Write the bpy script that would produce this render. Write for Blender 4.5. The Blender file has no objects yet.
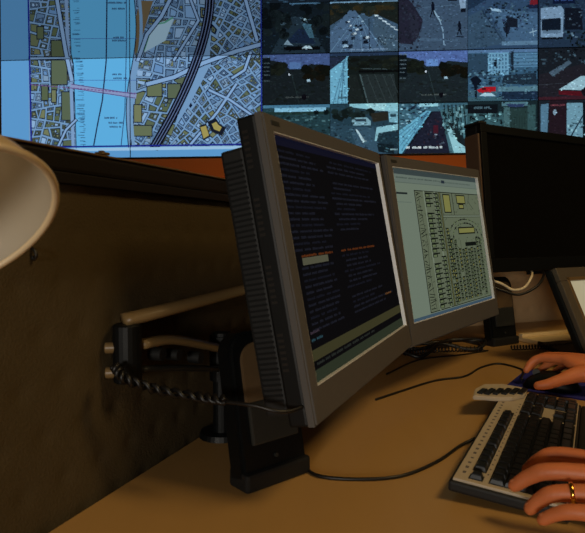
import bpy, bmesh, math, random
from mathutils import Vector, Matrix
sc = bpy.context.scene
COL = sc.collection
PI = math.pi
EYE = 1.05                                   # camera height above the floor; the desk top is at 0.75
# ------------------------------------------------------------------ camera, world, lights, exposure
cam_d = bpy.data.cameras.new('camera'); cam = bpy.data.objects.new('camera', cam_d); COL.objects.link(cam)
cam.location = (0, 0, EYE); cam.rotation_euler = (PI/2 - math.atan(32.5/580), 0, 0)
cam_d.sensor_fit = 'HORIZONTAL'; cam_d.sensor_width = 36; cam_d.lens = 580/585*36; cam_d.clip_start = .02
cam_d.dof.use_dof = True; cam_d.dof.focus_distance = 1.3; cam_d.dof.aperture_fstop = 16
sc.camera = cam
w = bpy.data.worlds.new('world'); sc.world = w; w.use_nodes = True
w.node_tree.nodes['Background'].inputs[0].default_value = (1, .72, .36, 1)
w.node_tree.nodes['Background'].inputs[1].default_value = .022
def area(name, loc, target, size, power, color):
    l = bpy.data.lights.new(name, 'AREA'); l.size = size; l.energy = power; l.color = color
    o = bpy.data.objects.new(name, l); COL.objects.link(o); o.location = loc
    o.rotation_euler = (Vector(target) - Vector(loc)).to_track_quat('-Z', 'Y').to_euler(); return o
area('ceiling_lamp_light', (1.4, .25, 2.75), (.2, .9, .75), .6, 18.5, (1, .72, .34))
area('rear_fill_light', (-.55, -1.7, 1.15), (.2, 1, .95), .35, 20, (1, .93, .82))  # unseen neutral fill added behind the camera to brighten bezel lips and lamp shade
area('plinth_fill_light', (.6, 4.0, .35), (.6, 4.6, 1.3), 1.2, 12, (1, .62, .2))  # unseen warm fill added low before the plinth to brighten its orange
sc.view_settings.view_transform = 'Standard'; sc.view_settings.look = 'None'
sc.view_settings.exposure = 0; sc.view_settings.gamma = 1; sc.view_settings.use_curve_mapping = False

# ------------------------------------------------------------------ helpers
def lin(c):
    return tuple((v/255/12.92 if v/255 <= .04045 else ((v/255+.055)/1.055)**2.4) for v in c)
def mat(name, rgb, rough=.5, metal=0, var=.12, scale=60, bump=0, spec=.5, coat=0):
    m = bpy.data.materials.new(name); m.use_nodes = True; nt = m.node_tree; b = nt.nodes['Principled BSDF']
    b.inputs['Roughness'].default_value = rough; b.inputs['Metallic'].default_value = metal
    b.inputs['Specular IOR Level'].default_value = spec
    if coat: b.inputs['Coat Weight'].default_value = coat
    tc = nt.nodes.new('ShaderNodeTexCoord'); nz = nt.nodes.new('ShaderNodeTexNoise')
    nz.inputs['Scale'].default_value = scale; nz.inputs['Detail'].default_value = 4
    nt.links.new(tc.outputs['Object'], nz.inputs['Vector'])
    mx = nt.nodes.new('ShaderNodeMix'); mx.data_type = 'RGBA'; c = lin(rgb)
    mx.inputs[6].default_value = (*[v*(1-var) for v in c], 1); mx.inputs[7].default_value = (*[min(1, v*(1+var)) for v in c], 1)
    nt.links.new(nz.outputs[0], mx.inputs[0]); nt.links.new(mx.outputs[2], b.inputs['Base Color'])
    if bump:
        bp = nt.nodes.new('ShaderNodeBump'); bp.inputs['Strength'].default_value = bump; bp.inputs['Distance'].default_value = .002
        nt.links.new(nz.outputs[0], bp.inputs['Height']); nt.links.new(bp.outputs[0], b.inputs['Normal'])
    return m
def picture_mat(name, strength=1.0, rough=.25):
    m = bpy.data.materials.new(name); m.use_nodes = True; nt = m.node_tree; b = nt.nodes['Principled BSDF']
    b.inputs['Base Color'].default_value = (.004, .004, .005, 1); b.inputs['Roughness'].default_value = rough; b.inputs['Specular IOR Level'].default_value = 0
    a = nt.nodes.new('ShaderNodeAttribute'); a.attribute_name = 'Col'
    nt.links.new(a.outputs['Color'], b.inputs['Emission Color']); b.inputs['Emission Strength'].default_value = strength
    return m
def wood_mat():
    m = mat('pale_wood_laminate', (184, 142, 84), .38, var=.05, scale=3)
    nt = m.node_tree; nz = [n for n in nt.nodes if n.type == 'TEX_NOISE'][0]; tc = [n for n in nt.nodes if n.type == 'TEX_COORD'][0]
    mp = nt.nodes.new('ShaderNodeMapping'); mp.inputs['Scale'].default_value = (14, 1.2, 1); mp.inputs['Rotation'].default_value = (0, 0, .36)
    nt.links.new(tc.outputs['Object'], mp.inputs[0]); nt.links.new(mp.outputs[0], nz.inputs['Vector']); nz.inputs['Detail'].default_value = 8
    return m
def obj(name, bm, m, parent=None, smooth=False, loc=None):
    me = bpy.data.meshes.new(name); bmesh.ops.recalc_face_normals(bm, faces=bm.faces[:]); bm.to_mesh(me); bm.free()
    if smooth:
        for p in me.polygons: p.use_smooth = True
    me.materials.append(m); o = bpy.data.objects.new(name, me); COL.objects.link(o)
    if parent: o.parent = parent
    if loc: o.location = loc
    return o
def tag(o, label, cat, group=None):
    o['label'] = label; o['category'] = cat
    if group: o['group'] = group
    return o
def thing(name, label, cat, M=None, group=None):
    o = bpy.data.objects.new(name, None); COL.objects.link(o); o.empty_display_size = .05
    if M is not None: o.matrix_world = M
    return tag(o, label, cat, group)
def struct(name, bm, m, smooth=False):
    o = obj(name, bm, m, None, smooth); o['kind'] = 'structure'; return o
def box(bm, x0, x1, y0, y1, z0, z1, bev=0, M=None, seg=2):
    t = bmesh.new(); bmesh.ops.create_cube(t, size=1)
    for v in t.verts: v.co = Vector(((x0+x1)/2+v.co.x*(x1-x0), (y0+y1)/2+v.co.y*(y1-y0), (z0+z1)/2+v.co.z*(z1-z0)))
    if bev: bmesh.ops.bevel(t, geom=t.edges[:], offset=bev, segments=seg, affect='EDGES', profile=.6)
    if M is not None: t.transform(M)
    me = bpy.data.meshes.new('t'); t.to_mesh(me); t.free(); bm.from_mesh(me); bpy.data.meshes.remove(me)
def merge(bm, t):
    me = bpy.data.meshes.new('t'); t.to_mesh(me); t.free(); bm.from_mesh(me); bpy.data.meshes.remove(me)
def prism(bm, pts, z0, z1, bev=0):
    t = bmesh.new(); lo = [t.verts.new((x, y, z0)) for x, y in pts]; f = t.faces.new(lo)
    r = bmesh.ops.extrude_face_region(t, geom=[f]); vs = [g for g in r['geom'] if isinstance(g, bmesh.types.BMVert)]
    bmesh.ops.translate(t, vec=(0, 0, z1-z0), verts=vs)
    if bev: bmesh.ops.bevel(t, geom=t.edges[:], offset=bev, segments=2, affect='EDGES')
    merge(bm, t)
def cyl(bm, p0, p1, r0, r1=None, n=20, bev=0):
    r1 = r0 if r1 is None else r1; p0 = Vector(p0); p1 = Vector(p1); d = p1-p0; q = d.to_track_quat('Z', 'Y').to_matrix()
    prof = [(0, 0), (r0, 0), (r1, d.length), (0, d.length)]
    if bev: prof = [(0, 0), (r0-bev, 0), (r0, bev), (r1, d.length-bev), (r1-bev, d.length), (0, d.length)]
    rings = []
    for r, h in prof:
        if r == 0: rings.append([bm.verts.new(p0+q@Vector((0, 0, h)))])
        else: rings.append([bm.verts.new(p0+q@Vector((r*math.cos(2*PI*k/n), r*math.sin(2*PI*k/n), h))) for k in range(n)])
    for a, b in zip(rings, rings[1:]):
        for k in range(n):
            if len(a) == 1: bm.faces.new((a[0], b[k], b[(k+1) % n]))
            elif len(b) == 1: bm.faces.new((a[k], a[(k+1) % n], b[0]))
            else: bm.faces.new((a[k], a[(k+1) % n], b[(k+1) % n], b[k]))
def catmull(P, per=8):
    P = [Vector(p) for p in P]; Q = [P[0]*2-P[1]]+P+[P[-1]*2-P[-2]]; out = []
    for i in range(1, len(Q)-2):
        a, b, c, d = Q[i-1:i+3]
        for k in range(per):
            t = k/per; out.append(.5*((2*b)+(c-a)*t+(2*a-5*b+4*c-d)*t*t+(3*b-a-3*c+d)*t**3))
    out.append(P[-1]); return out
def tube(bm, P, r, n=10, per=8, flat=None):
    C = catmull(P, per) if per else [Vector(p) for p in P]; N = len(C); R = r if callable(r) else (lambda t: r)
    up = Vector((0, 0, 1)); rings = []; t0 = (C[1]-C[0]).normalized()
    a = t0.cross(up) if abs(t0.z) < .95 else t0.cross(Vector((1, 0, 0))); a.normalize()
    for i, c in enumerate(C):
        t = (C[min(i+1, N-1)]-C[max(i-1, 0)]).normalized(); a = (a-t*a.dot(t)).normalized(); b = t.cross(a)
        rr = R(i/(N-1)); fa = flat or (1, 1)
        rings.append([bm.verts.new(c+a*rr*fa[0]*math.cos(2*PI*k/n)+b*rr*fa[1]*math.sin(2*PI*k/n)) for k in range(n)])
    for p, q in zip(rings, rings[1:]):
        for k in range(n): bm.faces.new((p[k], p[(k+1) % n], q[(k+1) % n], q[k]))
    bm.faces.new(rings[0][::-1]); bm.faces.new(rings[-1])
def frame_from(center, yaw, tilt, roll=0):
    cy, sy = math.cos(yaw), math.sin(yaw); wv = Vector((cy, sy, 0)); n = Vector((sy, -cy, 0))
    up = Vector((0, 0, 1))*math.cos(tilt)-n*math.sin(tilt)
    w2 = wv*math.cos(roll)+up*math.sin(roll); up2 = up*math.cos(roll)-wv*math.sin(roll); y2 = up2.cross(w2)
    M = Matrix((w2, y2, up2)).transposed().to_4x4(); M.translation = Vector(center); return M
def rel(x, y, z): return Vector((x, y, z+EYE))
R_ = math.radians

class Pic:
    """flat coloured shapes of one displayed picture, each a little in front of the one below"""
    def __init__(s): s.q = []
    def poly(s, pts, c, layer=1): s.q.append(([tuple(p) for p in pts], c, layer))
    def rect(s, x0, y0, x1, y1, c, layer=1): s.poly([(x0, y0), (x1, y0), (x1, y1), (x0, y1)], c, layer)
    def line(s, pts, wd, c, layer=1):
        for (ax, ay), (bx, by) in zip(pts, pts[1:]):
            dx, dy = bx-ax, by-ay; L = math.hypot(dx, dy) or 1; nx, ny = -dy/L*wd/2, dx/L*wd/2; ex, ey = dx/L*wd*.25, dy/L*wd*.25
            s.poly([(ax+nx-ex, ay+ny-ey), (bx+nx+ex, by+ny+ey), (bx-nx+ex, by-ny+ey), (ax-nx-ex, ay-ny-ey)], c, layer)
    def blob(s, x, y, rx, ry, c, layer=1, rng=random, n=9):
        s.poly([(x+rx*math.cos(2*PI*k/n)*rng.uniform(.75, 1.15), y+ry*math.sin(2*PI*k/n)*rng.uniform(.75, 1.15)) for k in range(n)], c, layer)
    def speck(s, x0, y0, x1, y1, n, cs, sz, layer, rng, asp=1):
        for _ in range(n):
            x = rng.uniform(x0, x1); y = rng.uniform(y0, y1); a = rng.uniform(.4, 1)*sz; b = rng.uniform(.4, 1)*sz*asp
            s.rect(x, y, x+a, y+b, rng.choice(cs), layer)
    def words(s, x0, x1, y, h, c, layer, rng, gap=.5):
        x = x0
        while x < x1:
            L = rng.uniform(1.2, 4.5)*h; xe = min(x+L, x1)
            k = x
            while k < xe: s.rect(k, y+rng.choice((0, 0, h*.2)), k+h*.42, y+h, c, layer); k += h*.62
            x = xe+h*gap*rng.uniform(.8, 2.5)
def clip(poly, x0, y0, x1, y1):
    for ax, val, sg in ((0, x0, 1), (0, x1, -1), (1, y0, 1), (1, y1, -1)):
        out = []
        for i in range(len(poly)):
            a, b = poly[i-1], poly[i]; ia = (a[ax]-val)*sg >= 0; ib = (b[ax]-val)*sg >= 0
            if ia != ib:
                t = (val-a[ax])/(b[ax]-a[ax]); out.append((a[0]+t*(b[0]-a[0]), a[1]+t*(b[1]-a[1])))
            if ib: out.append(b)
        poly = out
        if len(poly) < 3: return []
    return poly
def build_pic(name, pic, f, bounds, m, parent, step):
    """f maps picture coordinates to local (x, z); bounds are the panel's edges in local x, z"""
    vs, fs, cs = [], [], []
    for pts, c, L in pic.q:
        P = clip([f(*p) for p in pts], *bounds)
        if len(P) < 3: continue
        ar = sum(P[i-1][0]*P[i][1]-P[i][0]*P[i-1][1] for i in range(len(P)))
        if abs(ar) < 1e-9: continue
        if ar < 0: P = P[::-1]
        b = len(vs); vs += [(x, -step*L, z) for x, z in P]; fs.append(list(range(b, b+len(P)))); cs.append((*lin(c), 1))
    me = bpy.data.meshes.new(name); me.from_pydata(vs, [], fs)
    at = me.color_attributes.new('Col', 'FLOAT_COLOR', 'CORNER'); i = 0
    for poly, c in zip(me.polygons, cs):
        for li in poly.loop_indices: at.data[li].color = c
    me.materials.append(m); o = bpy.data.objects.new(name, me); COL.objects.link(o); o.parent = parent; return o

# ------------------------------------------------------------------ materials
WOOD = wood_mat()
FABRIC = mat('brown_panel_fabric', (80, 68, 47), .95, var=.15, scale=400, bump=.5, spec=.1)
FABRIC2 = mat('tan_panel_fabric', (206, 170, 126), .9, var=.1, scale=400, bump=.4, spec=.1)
TRIM = mat('dark_trim', (30, 26, 22), .4)
TRIMEDGE = mat('bronze_edge', (150, 120, 80), .35, metal=.6)
BLACK = mat('black_plastic', (5, 7, 8), .5, spec=.3)
BLACKM = mat('matte_black_plastic', (7, 8, 8), .65)
SLOT = mat('vent_black', (4, 4, 4), .8)
GREYP = mat('grey_plastic', (40, 40, 36), .5)
SILVER = mat('silver_grey_plastic', (86, 82, 78), .5, var=.04)
LIP = mat('white_satin_plastic', (250, 250, 250), .45, metal=.35, var=.02, spec=1)
GLASSB = mat('black_screen_glass', (9, 8, 7), .2, spec=.25)
BEIGE = mat('beige_painted_metal', (122, 98, 62), .4, var=.05)
KEYB = mat('beige_keyboard_plate', (188, 172, 148), .5, var=.04)
KEY = mat('dark_key_plastic', (20, 23, 27), .38)
LEG = mat('pale_key_legend', (150, 155, 165), .5)
BLUE = mat('blue_mat_cloth', (28, 32, 130), .8, var=.1, scale=300)
SKIN = mat('skin', (208, 118, 68), .5, var=.08, scale=35, bump=.15); SKIN.node_tree.nodes['Principled BSDF'].inputs['Subsurface Weight'].default_value = .12
SKIN.node_tree.nodes['Principled BSDF'].inputs['Subsurface Radius'].default_value = (.01, .004, .002)
NAIL = mat('nail', (212, 132, 88), .35, var=.03)
GOLD = mat('gold', (255, 190, 80), .18, metal=1, var=.02)
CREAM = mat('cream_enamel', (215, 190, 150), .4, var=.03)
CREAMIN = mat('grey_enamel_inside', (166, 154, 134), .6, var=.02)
WALLM = mat('orange_brown_wall_paint', (200, 104, 40), .8, var=.06, scale=4)
PAINT = mat('dim_wall_paint', (120, 92, 66), .9, var=.05, scale=3)
CARPET = mat('dark_carpet', (52, 46, 42), .95, var=.3, scale=300)
WHITEC = mat('white_cable', (225, 205, 165), .5)
CABLE = mat('black_cable', (14, 12, 11), .45)
SHIRT = mat('dark_blue_shirt_cloth', (32, 36, 52), .9, var=.15, scale=200, bump=.3)
TROUS = mat('dark_trouser_cloth', (26, 26, 30), .9)
HAIR = mat('brown_hair', (52, 34, 22), .7, var=.3, scale=150, bump=.6)
PIC_WALL = [picture_mat('video_wall_picture_dim_row', .52), picture_mat('video_wall_picture', .98)]
PIC_CAM = picture_mat('camera_picture', .85)
PIC_MON = picture_mat('monitor_picture', .72)
PIC_TXT = picture_mat('text_picture', 1)
LAMPG = bpy.data.materials.new('lit_screen_white'); LAMPG.use_nodes = True
_b = LAMPG.node_tree.nodes['Principled BSDF']; _b.inputs['Emission Strength'].default_value = .42; _b.inputs['Base Color'].default_value = (.02, .02, .02, 1)
_n = LAMPG.node_tree.nodes.new('ShaderNodeTexNoise'); _n.inputs['Scale'].default_value = 3
_r = LAMPG.node_tree.nodes.new('ShaderNodeMix'); _r.data_type = 'RGBA'; _r.inputs[6].default_value = (*lin((232, 212, 160)), 1); _r.inputs[7].default_value = (*lin((255, 244, 205)), 1)
LAMPG.node_tree.links.new(_n.outputs[0], _r.inputs[0]); LAMPG.node_tree.links.new(_r.outputs[2], _b.inputs['Emission Color'])

# ------------------------------------------------------------------ the room
bm = bmesh.new(); box(bm, -3, 4, -2.5, 5.2, -.05, 0); struct('floor', bm, CARPET)
bm = bmesh.new(); box(bm, -3, 4, 5.1, 5.2, 0, 2.9); struct('wall_back', bm, PAINT)
bm = bmesh.new(); box(bm, -3.1, -3, -2.5, 5.2, 0, 2.9); struct('wall_left', bm, PAINT)
bm = bmesh.new(); box(bm, -3, 4, -2.5, 5.2, 2.9, 2.95); struct('ceiling', bm, PAINT)

# ------------------------------------------------------------------ video wall
VW = frame_from(rel(-.222, 4.363, .953), R_(-3.21), R_(2.68), R_(.32))
def uv(x, y):                                # picture layout units -> metres on the wall plane (x from the wall's middle, z from the lower row's middle)
    u = (x-1)/128 if x < 257 else 2+(x-257)/140.5
    ys = 60-.0223*(x-1); yb = 160-.0143*(x-1)
    return (u-2, .375-.75*(y-ys)/(yb-ys))
rng = random.Random(5)
OUT = (6, 16, 44)
mp = Pic()
mp.rect(-5, -70, 260, 165, (90, 150, 202), 0)
mp.rect(29, -70, 256, 148, (112, 150, 190), 1)
def water_edges(y):                          # left and right bank of the river
    return (70+(2 if y > 60 else 0)+ (y/150)*4, 137-(y/150)*8 + (3*math.sin(y/22)))
def rail_x(y): return 207-((max(y, 0)/150)**1.6)*56
def split(poly, area, ang, out, depth=0):
    A = abs(sum(poly[i-1][0]*poly[i][1]-poly[i][0]*poly[i-1][1] for i in range(len(poly))))/2
    if A < area*rng.uniform(.6, 1.7) or depth > 12: out.append(poly); return
    cx = sum(p[0] for p in poly)/len(poly); cy = sum(p[1] for p in poly)/len(poly)
    best = None
    for a in (ang, ang+PI/2):
        ds = [(p[0]-cx)*math.cos(a)+(p[1]-cy)*math.sin(a) for p in poly]; e = max(ds)-min(ds)
        if best is None or e > best[0]: best = (e, a)
    a = best[1]+rng.uniform(-.3, .3); nx, ny = math.cos(a), math.sin(a); off = rng.uniform(-.2, .2)*best[0]
    A1, B1 = [], []
    for i in range(len(poly)):
        p, q = poly[i-1], poly[i]; dp = (p[0]-cx)*nx+(p[1]-cy)*ny-off; dq = (q[0]-cx)*nx+(q[1]-cy)*ny-off
        if dp*dq < 0:
            t = dp/(dp-dq); m_ = (p[0]+t*(q[0]-p[0]), p[1]+t*(q[1]-p[1])); A1.append(m_); B1.append(m_)
        (A1 if dq >= 0 else B1).append(q)
    if len(A1) < 3 or len(B1) < 3: out.append(poly); return
    split(A1, area, ang, out, depth+1); split(B1, area, ang, out, depth+1)
def shrink(poly, d):
    cx = sum(p[0] for p in poly)/len(poly); cy = sum(p[1] for p in poly)/len(poly)
    rad = min(math.hypot(p[0]-cx, p[1]-cy) for p in poly); k = max(0, 1-d*1.25/max(rad, .01))
    return [(cx+(p[0]-cx)*k, cy+(p[1]-cy)*k) for p in poly]
KH = [(98, 110, 84), (86, 100, 80), (112, 120, 90), (84, 98, 74)]
PL = [(116, 156, 200), (136, 172, 210), (98, 138, 184), (120, 150, 180), (88, 120, 156)]
def city(poly, area, ang, khaki, fine):
    blocks = []; split(poly, area, ang, blocks)
    for b in blocks:
        s = shrink(b, .9); kh = rng.random() < khaki
        mp.poly(s, OUT, 2); mp.poly(shrink(s, .75), rng.choice(KH if kh else PL), 3)
        if rng.random() < fine:
            sub = []; split(shrink(s, 1.1), area*.14, ang, sub)
            for q in sub:
                if rng.random() < .7:
                    qq = shrink(q, .15); mp.poly(qq, OUT, 4); mp.poly(shrink(qq, .62), rng.choice(KH if rng.random() < (.25 if kh else .5) else PL), 5)
city([(30, -68), (72, -68), (74, 60), (76, 147), (30, 147)], 120, .02, .6, .75)
city([(136, -68), (206, -68), (206, 10), (198, 60), (188, 72), (134, 92), (134, 40)], 150, .25, .1, .75)
city([(134, 92), (186, 74), (182, 100), (166, 147), (128, 147)], 130, .3, .75, .6)
city([(207, -68), (256, -68), (256, 60), (206, 66), (207, 30)], 75, .6, .35, .95)
city([(206, 66), (256, 46), (256, 147), (160, 147), (186, 104)], 75, -.75, .3, .95)
mp.poly([(140, 0), (152, 0), (142, 34), (134, 55), (134, 20)], (104, 92, 70), 6)
mp.poly([(150, 24), (172, 18), (164, 40), (143, 52)], (156, 190, 212), 6); mp.line([(171, 17), (163, 22), (152, 24), (148, 34), (143, 50)], 1.6, (82, 150, 130), 7)
for x0, y0, x1, y1 in ((38, 26, 44, 38), (52, 40, 66, 60), (52, 60, 67, 84), (62, 92, 73, 120), (42, 86, 48, 100), (52, 90, 56, 102), (133, 105, 140, 122), (146, 80, 160, 96), (166, 84, 178, 98), (132, 126, 150, 136)):
    mp.rect(x0-.9, y0-.9, x1+.9, y1+.9, OUT, 6); mp.rect(x0, y0, x1, y1, rng.choice(KH), 7)
# river
L, Rr = [], []
for k in range(24):
    y = -70+k*9.5; a, b = water_edges(y); L.append((a, y)); Rr.append((b-3, y))
for k in range(23): mp.poly([L[k], Rr[k], Rr[k+1], L[k+1]], (92, 172, 222), 8)
mp.line([(x-3, y) for x, y in L], 3.2, (120, 154, 196), 9); mp.line(L, .7, OUT, 9); mp.line(Rr, .9, OUT, 9)
mp.line([(x+5, y) for x, y in Rr], 3.0, (110, 150, 190), 9)
for k in range(130):
    y = rng.uniform(-60, 146); a, b = water_edges(y)
    mp.rect(a+rng.uniform(1, 8), y, a+rng.uniform(8.2, 9), y+.7, (52, 96, 134), 9) if k % 3 == 0 else mp.rect(a+rng.uniform(2, 9), y, a+rng.uniform(9.2, 10), y+.6, (58, 110, 150), 9)
mp.line([(108, -70), (107, 0), (106, 60), (102, 100), (97, 125), (93, 147)], 1.3, (26, 34, 70), 10)
mp.line([(126, -70), (126, 40), (124, 110), (120, 147)], .8, (46, 70, 112), 10)
for y in (-20, 38, 80): mp.line([(70, y), (136, y)], .5, (60, 92, 160), 10)
# bridge in purple dashes
for k in range(30):
    x = 31+k*3.5; yb = 84+(x-31)*.085
    mp.rect(x, yb, x+2.4, yb+1, (110, 84, 140), 11)
mp.line([(72, 86), (134, 96)], 5, (134, 148, 190), 10); mp.line([(72, 84), (134, 94)], .7, (70, 50, 110), 11); mp.line([(72, 88), (134, 98)], .7, (70, 50, 110), 11)
for x0, x1, y in ((108, 126, 1), (112, 126, 7), (113, 123, 36), (112, 126, 39), (112, 120, 73), (113, 126, 77), (104, 116, 117), (108, 122, 122), (109, 120, 126)): mp.words(x0, x1, y, 1.9, (38, 52, 92), 11, rng)
# roads
ROAD = (128, 164, 206)
for pts, wd in (([(56, -60), (58, 0), (66, 50), (72, 80)], 3.4), ([(30, 58), (70, 58)], 2.2), ([(146, 84), (172, 77), (200, 63), (232, 51), (256, 44)], 3.8), ([(137, 60), (146, 34), (160, 16), (172, -8)], 3.2), ([(236, -20), (244, 10), (252, 40)], 3), ([(76, 120), (66, 130), (58, 147)], 2), ([(206, 90), (226, 100), (256, 122)], 2.4), ([(246, 52), (240, 70), (228, 78)], 2.4), ([(186, 147), (214, 112), (232, 84)], 2.4), ([(178, -30), (196, 20), (172, 60)], 2.2)):
    mp.line(pts, wd+1.8, OUT, 12); mp.line(pts, wd, ROAD, 13)
rail = [(rail_x(y), y) for y in range(-70, 149, 7)]
mp.line(rail, 9.5, (10, 12, 24), 14)
for o_ in (-3, 0, 3): mp.line([(x+o_, y) for x, y in rail], .8, (92, 112, 152), 15)
for pts in ([(204, 122), (212, 118), (216, 124), (222, 128), (218, 136), (208, 132)], [(196, 126), (203, 124), (207, 137), (200, 141)]):
    mp.poly(pts, (20, 26, 40), 14); mp.poly(shrink(pts, 1.4), (156, 146, 84), 15)
# frame of the map window and its scroll bar
NV = (24, 34, 132)
for a, b in (((28.5, -70), (31.5, 148.5)), ((256, -70), (256.3, 145))): mp.line([a, b], 1.6, NV, 17)
mp.line([(31, 148), (75, 147.2), (130, 146.4), (256, 144.5)], 1.6, NV, 17)
mp.poly([(30, 149.5), (256, 146), (256, 149), (30, 152.5)], (150, 190, 222), 16); mp.words(238, 250, 147.5, 1.6, (40, 60, 100), 17, rng)

def cell(fn):                                # one 70 x 51 camera picture
    p = Pic(); r = random.Random(sum(map(ord, fn.__name__))); fn(p, r)
    base = [(pts, c, L) for pts, c, L in p.q]; top = max(L for _, _, L in base)+1
    for _ in range(420):                     # fine mottling in the colour of whatever the spot shows
        x, y = r.uniform(0, 69), r.uniform(0, 50); best = None
        for pts, c, L in base:
            ins = False
            for i in range(len(pts)):
                (ax, ay), (bx, by) = pts[i-1], pts[i]
                if (ay > y) != (by > y) and x < (bx-ax)*(y-ay)/(by-ay)+ax: ins = not ins
            if ins and (best is None or L >= best[0]): best = (L, c)
        if best:
            k = r.choice((.68, .8, .88, 1.14, 1.26)); a = r.uniform(.7, 2.2); b = r.uniform(.5, 1.3)
            p.rect(x, y, x+a, y+b, tuple(min(255, v*k+r.uniform(0, 5)) for v in best[1]), top)
    return p
DK = [(8, 14, 18), (14, 22, 26), (20, 30, 34), (26, 38, 44)]
BL = [(28, 46, 62), (40, 64, 84), (58, 88, 108), (22, 34, 48)]
def pic_tree_road(p, r):
    p.rect(0, 0, 70, 51, (16, 26, 34), 0); p.rect(28, 0, 60, 1.2, (70, 110, 140), 3)
    p.poly([(30, 14), (44, 14), (66, 51), (8, 51)], (30, 46, 58), 1); p.poly([(24, 40), (38, 26), (46, 28), (56, 42)], (22, 36, 58), 2)
    for _ in range(26): p.blob(r.uniform(0, 26), r.uniform(2, 34), r.uniform(3, 7), r.uniform(3, 6), r.choice(DK[:3]), 3, r)
    for _ in range(18): p.blob(r.uniform(44, 70), r.uniform(0, 34), r.uniform(3, 7), r.uniform(3, 6), r.choice(DK[:3]), 3, r)
    p.poly([(40, 20), (50, 22), (54, 36), (49, 36)], (56, 92, 112), 4); p.speck(18, 14, 50, 22, 22, [(8, 12, 16), (60, 84, 100)], 2.4, 5, r, .6)
    p.speck(0, 28, 70, 50, 60, DK+BL[:2], 2.6, 2, r, .6); p.rect(22, 44, 60, 48, (6, 8, 12), 5)
    p.poly([(22, 42), (26, 37), (29, 41), (32, 43)], (120, 150, 170), 6); p.poly([(41, 46), (45, 43.5), (50, 44), (52, 47)], (170, 200, 215), 6); p.rect(43, 16, 45.4, 18, (150, 185, 200), 6)
def pic_motorway(p, r):
    p.rect(0, 0, 70, 51, (58, 84, 108), 0); p.rect(0, 0, 70, 1.2, (110, 150, 180), 6); p.poly([(0, 1), (70, 1), (70, 24), (44, 12), (20, 12), (0, 24)], (26, 32, 30), 1)
    for _ in range(30): p.blob(r.uniform(0, 70), r.uniform(2, 13), r.uniform(3, 8), r.uniform(2, 4), r.choice([(24, 32, 30), (46, 42, 28), (34, 40, 34), (18, 26, 26)]), 2, r)
    p.poly([(20, 9), (26, 9), (58, 51), (0, 51), (0, 30)], (72, 100, 130), 3); p.poly([(44, 14), (50, 14), (70, 36), (70, 51), (46, 51)], (62, 86, 106), 3)
    for k in range(26):
        t = (k % 9)/9; x = 8+r.uniform(-6, 26)-t*4+8; y = 12+t*36; s = 1+t*2.6
        p.poly([(x, y), (x+s*1.5, y-s*.3), (x+s*1.7, y+s*.5), (x+s*.3, y+s*.8)], r.choice([(190, 215, 230), (14, 22, 34), (150, 185, 210), (24, 36, 52)]), 5); p.rect(x, y+s*.6, x+s*1.6, y+s, (20, 30, 44), 4)
    for k in range(6): p.poly([(46+k*4, 14+k*2.8), (50+k*4, 14.6+k*3), (50+k*4.2, 16+k*3), (46+k*4, 15.4+k*2.8)], (180, 205, 220), 5)
    for k in range(6): p.line([(30, 14), (0+k*11, 51)], .4, (110, 150, 180), 4)
    p.line([(40, 10), (41, 51)], .8, (24, 34, 46), 6); p.speck(46, 34, 68, 44, 30, [(110, 140, 160), (30, 40, 50)], 1.6, 5, r); p.words(20, 60, 48, 1.4, (120, 150, 180), 6, r)
def pic_pedestrians(p, r):
    p.rect(0, 0, 70, 51, (60, 82, 106), 0); p.blob(6, 20, 17, 24, (34, 36, 52), 1, r, 16); p.blob(16, 28, 6, 14, (38, 42, 58), 2, r)
    p.speck(0, 0, 20, 50, 60, [(30, 34, 48), (42, 50, 66), (26, 30, 42)], 2.6, 3, r); p.speck(20, 0, 70, 50, 50, [(56, 76, 98), (66, 90, 116), (50, 70, 92)], 4, 1, r, .5)
    p.line([(36, 12), (42, 22), (45, 32), (46, 46)], 1.1, (126, 162, 190), 4); p.line([(36, 12), (42, 22)], 1.6, (140, 176, 200), 4)
    for k in range(3): p.rect(42.5, 26+k*7, 47, 27.4+k*7, (60, 82, 106), 5)
    for x, y in ((61.5, 24), (34.5, 4)):
        p.blob(x, y, 1.3, 1.5, (10, 14, 26), 6, r); p.poly([(x-1.6, y+1), (x+1.8, y+1), (x+2, y+7), (x-1.2, y+7)], (12, 18, 34), 6); p.line([(x, y+6), (x-2.4, y+14)], 1.2, (10, 14, 26), 6); p.line([(x, y+6), (x+2.4, y+13)], 1.2, (10, 14, 26), 6)
    p.line([(59, 38), (66, 38.5)], .9, (18, 26, 42), 5); p.poly([(20, 38), (62, 41), (62, 43), (20, 41)], (70, 96, 122), 3); p.poly([(48, 0), (60, 0), (59, 2.4), (49, 2.2)], (12, 16, 26), 6)
    p.poly([(61, 0), (68, 0), (68, 10), (63, 12)], (130, 160, 188), 5); p.rect(63, 10, 68, 14, (14, 20, 32), 6); p.line([(24, 8), (70, 6)], .5, (80, 108, 134), 4)
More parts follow.
